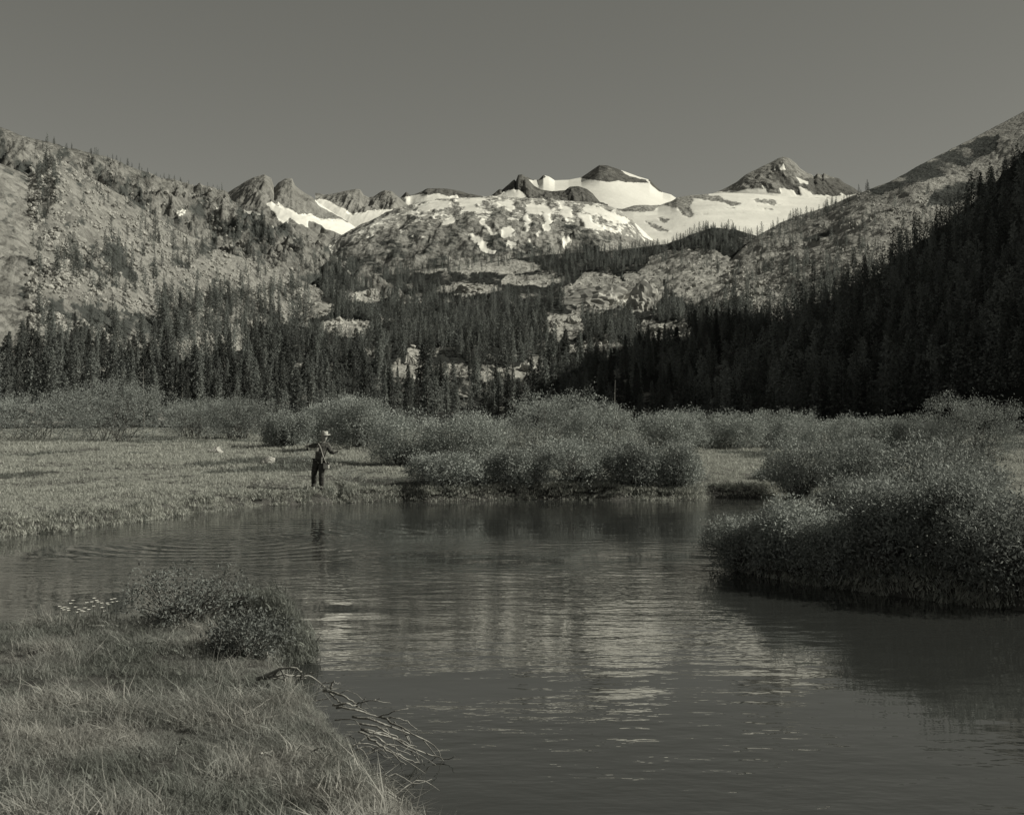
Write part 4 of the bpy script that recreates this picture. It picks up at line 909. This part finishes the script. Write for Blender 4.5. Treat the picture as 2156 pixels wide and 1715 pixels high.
# body: one continuous figure, hands with five fingers each
bv = [pel, wai, che, nk, A(728, 432, 0.005), A(740, 385, -0.01), A(746, 335, -0.01), A(750, 285), A(752, 340, -0.10), A(750, 268)]
be = [(0,1),(1,2),(2,3),(3,4),(4,5),(5,6),(6,7),(6,8),(7,9)]
br = [(0.10,0.08),(0.10,0.08),(0.12,0.09),(0.06,0.06),(0.046,0.05),(0.078,0.09),(0.098,0.115),(0.095,0.11),(0.022,0.03),(0.06,0.07)]
def limb(parent, pts_, rad_):
    for p_, r_ in zip(pts_, rad_):
        bv.append(p_); br.append(r_); be.append((parent, len(bv) - 1)); parent = len(bv) - 1
    return parent
def hand(at_, dirv, side):
    d_ = np.array(dirv); d_ /= np.linalg.norm(d_); base_ = np.array(bv[at_]); up_ = np.array([0, 0, 1.0])
    pm = limb(at_, [tuple(base_ + d_ * 0.05)], [(0.034, 0.02)])
    for k in range(4):
        o_ = up_ * (0.026 - 0.018 * k); L_ = (0.062, 0.070, 0.066, 0.052)[k]; p0 = base_ + d_ * 0.085 + o_
        limb(pm, [tuple(p0), tuple(p0 + d_ * L_ * 0.5 + np.array([0, -0.012, 0])), tuple(p0 + d_ * L_ * 0.75 + np.array([0, -0.034, -0.004]))], [0.010, 0.009, 0.008])
    p0 = base_ + d_ * 0.03 + np.array([0, -0.03, 0.022]); limb(pm, [tuple(p0), tuple(p0 + d_ * 0.03 + np.array([0, -0.022, 0.012]))], [0.012, 0.010])
RS, RE, RW = A(625, 505), A(500, 522, 0.02), A(405, 532, 0.14)
LS, LE, LW = A(820, 505), A(878, 648, -0.02), A(975, 660, -0.10)
e1 = limb(2, [RS, RE, RW], [0.062, 0.046, 0.030]); hand(e1, (-0.8, 0.5, 0.05), -1)
e2 = limb(2, [LS, LE, LW], [0.062, 0.046, 0.030]); hand(e2, (0.85, -0.3, 0.35), 1)
RH, RK, RA, RT = A(580, 850, 0.02), A(520, 1085, 0.10), A(492, 1330, 0.30), A(485, 1368, 0.18)
LH, LK, LA, LT = A(700, 855), A(688, 1100, -0.03), A(688, 1375, 0.0), A(700, 1420, -0.13)
limb(0, [RH, RK, RA, RT], [0.088, 0.062, 0.045, 0.04]); limb(0, [LH, LK, LA, LT], [0.088, 0.062, 0.045, 0.04])
link('body', skin_mesh('body', bv, be, br, MAT['skin']), man)
lerp = lambda a, b_, f: tuple(np.array(a) * (1 - f) + np.array(b_) * f)
sv = [A(636, 850), wai, che, A(716, 480), RS, RE, lerp(RE, RW, 0.92), LS, LE, lerp(LE, LW, 0.92)]
link('shirt', skin_mesh('shirt', sv, [(0,1),(1,2),(2,3),(2,4),(4,5),(5,6),(2,7),(7,8),(8,9)], [(0.19,0.155),(0.175,0.145),(0.20,0.15),(0.085,0.09),0.10,0.075,0.055,0.10,0.078,0.055], MAT['shirt']), man)
tv = [A(646, 735), RH, RK, lerp(RK, RA, 1.08), LH, LK, lerp(LK, LA, 1.06)]
link('trousers', skin_mesh('trousers', tv, [(0,1),(1,2),(2,3),(0,4),(4,5),(5,6)], [(0.17,0.14),0.125,0.092,0.082,0.125,0.092,0.082], MAT['jeans']), man)
for a_, t_ in ((RA, RT), (LA, LT)):
    link('boot', skin_mesh('boot', [lerp(a_, t_, -0.2), lerp(a_, t_, 0.5), lerp(a_, t_, 1.15)], [(0,1),(1,2)], [0.075, 0.07, 0.06], MAT['leather'], sub=2), man)
link('hair', skin_mesh('hair', [A(738, 372, 0.05), A(744, 330, 0.045), A(748, 290, 0.02)], [(0,1),(1,2)], [(0.075,0.06),(0.10,0.085),(0.098,0.10)], MAT['leather'], sub=2), man)
# hat: dented crown and wide brim, turned slightly
a = np.arange(24) / 24 * 6.283; prof = [(0.0,0.112),(0.045,0.118),(0.075,0.125),(0.092,0.105),(0.100,0.05),(0.106,0.0),(0.150,-0.004),(0.172,0.010),(0.168,0.002),(0.10,-0.012)]
HV = []
for q, (r_, z_) in enumerate(prof):
    dent = -0.045 * np.exp(-(np.cos(a) * r_ / 0.03) ** 2) if q < 3 else 0 * a
    curl = 0.03 * np.abs(np.cos(a)) ** 3 if 6 <= q <= 8 else 0 * a
    HV.append(np.stack([r_ * np.cos(a) * 0.92, r_ * np.sin(a) * 1.12, z_ + dent + curl], 1))
HV = np.vstack(HV); i = np.arange(len(prof) - 1)[:, None] * 24 + np.arange(24)[None, :]; j = np.arange(len(prof) - 1)[:, None] * 24 + (np.arange(24)[None, :] + 1) % 24
h = link('hat', mesh_from('hat', HV, np.stack([i, i + 24, j + 24, j], -1).reshape(-1, 4), MAT['felt'], True), man, A(752, 296)); h.rotation_euler = (0.06, 0.05, 0.5)
hb = np.stack([np.concatenate([0.1035 * np.cos(a) * 0.92] * 2), np.concatenate([0.1035 * np.sin(a) * 1.12] * 2), np.concatenate([0 * a + 0.006, 0 * a + 0.032])], 1); k_ = np.arange(24)
link('hat_band', mesh_from('hat_band', hb, np.stack([k_, (k_ + 1) % 24, (k_ + 1) % 24 + 24, k_ + 24], 1), MAT['leather'], True), h)
def pad(cx_, cy_, y, w_, h__, d_, mat, name, parent):
    import bmesh
    bm = bmesh.new(); bmesh.ops.create_cube(bm, size=1.0); bmesh.ops.scale(bm, vec=(w_, d_, h__), verts=bm.verts)
    bmesh.ops.bevel(bm, geom=bm.edges[:], offset=min(w_, h__, d_) * 0.3, segments=3, affect='EDGES', profile=0.6)
    me = bpy.data.meshes.new(name); bm.to_mesh(me); bm.free(); me.materials.append(mat)
    return link(name, me, parent, A(cx_, cy_, y))
pad(600, 600, -0.12, 0.10, 0.12, 0.05, MAT['canvas'], 'chest_pocket', man)
pad(707, 820, -0.16, 0.032, 0.17, 0.02, MAT['canvas'], 'belt_cloth', man)
bag = empty('creel', (AX, AY, AZ)); tag(bag, 'pale creel bag hanging at the angler\'s hip', 'bag')
pad(795, 930, -0.08, 0.17, 0.19, 0.12, MAT['canvas'], 'pouch', bag); l_ = pad(805, 872, -0.08, 0.17, 0.05, 0.13, MAT['leather'], 'flap', bag); l_.rotation_euler = (0, 0.35, 0)
mb = MB(); mb.tube(curve([A(800, 880, -0.14), A(730, 700, -0.16), A(690, 560, -0.17), A(640, 480, -0.11), A(640, 470, 0.0)], 16), 0.012, 5); link('strap', mb.mesh('strap', MAT['canvas'], True), bag)
rod = empty('fishing_rod', (AX, AY, AZ)); tag(rod, 'thin dark fishing rod held out behind the angler', 'fishing rod')
h0 = np.array(A(370, 535, 0.17)); rd = np.array([-0.17, 0.975, 0.10]); mb = MB(); mb.tube([h0 - rd * 0.2, h0 + rd * 0.1], [0.013, 0.012], 7); link('grip', mb.mesh('grip', MAT['leather'], True), rod)
mb = MB(); mb.tube([h0 + rd * 0.1, h0 + rd * 1.2, h0 + rd * 2.4 + np.array([0, 0, -0.08])], [0.006, 0.004, 0.002], 6); link('blank', mb.mesh('blank', MAT['leather'], True), rod)
mb = MB(); mb.tube([h0 - rd * 0.12 + np.array([-0.02, 0, -0.06]), h0 - rd * 0.12 + np.array([0.02, 0, -0.06])], 0.04, 14); link('reel', mb.mesh('reel', MAT['leather'], False), rod)
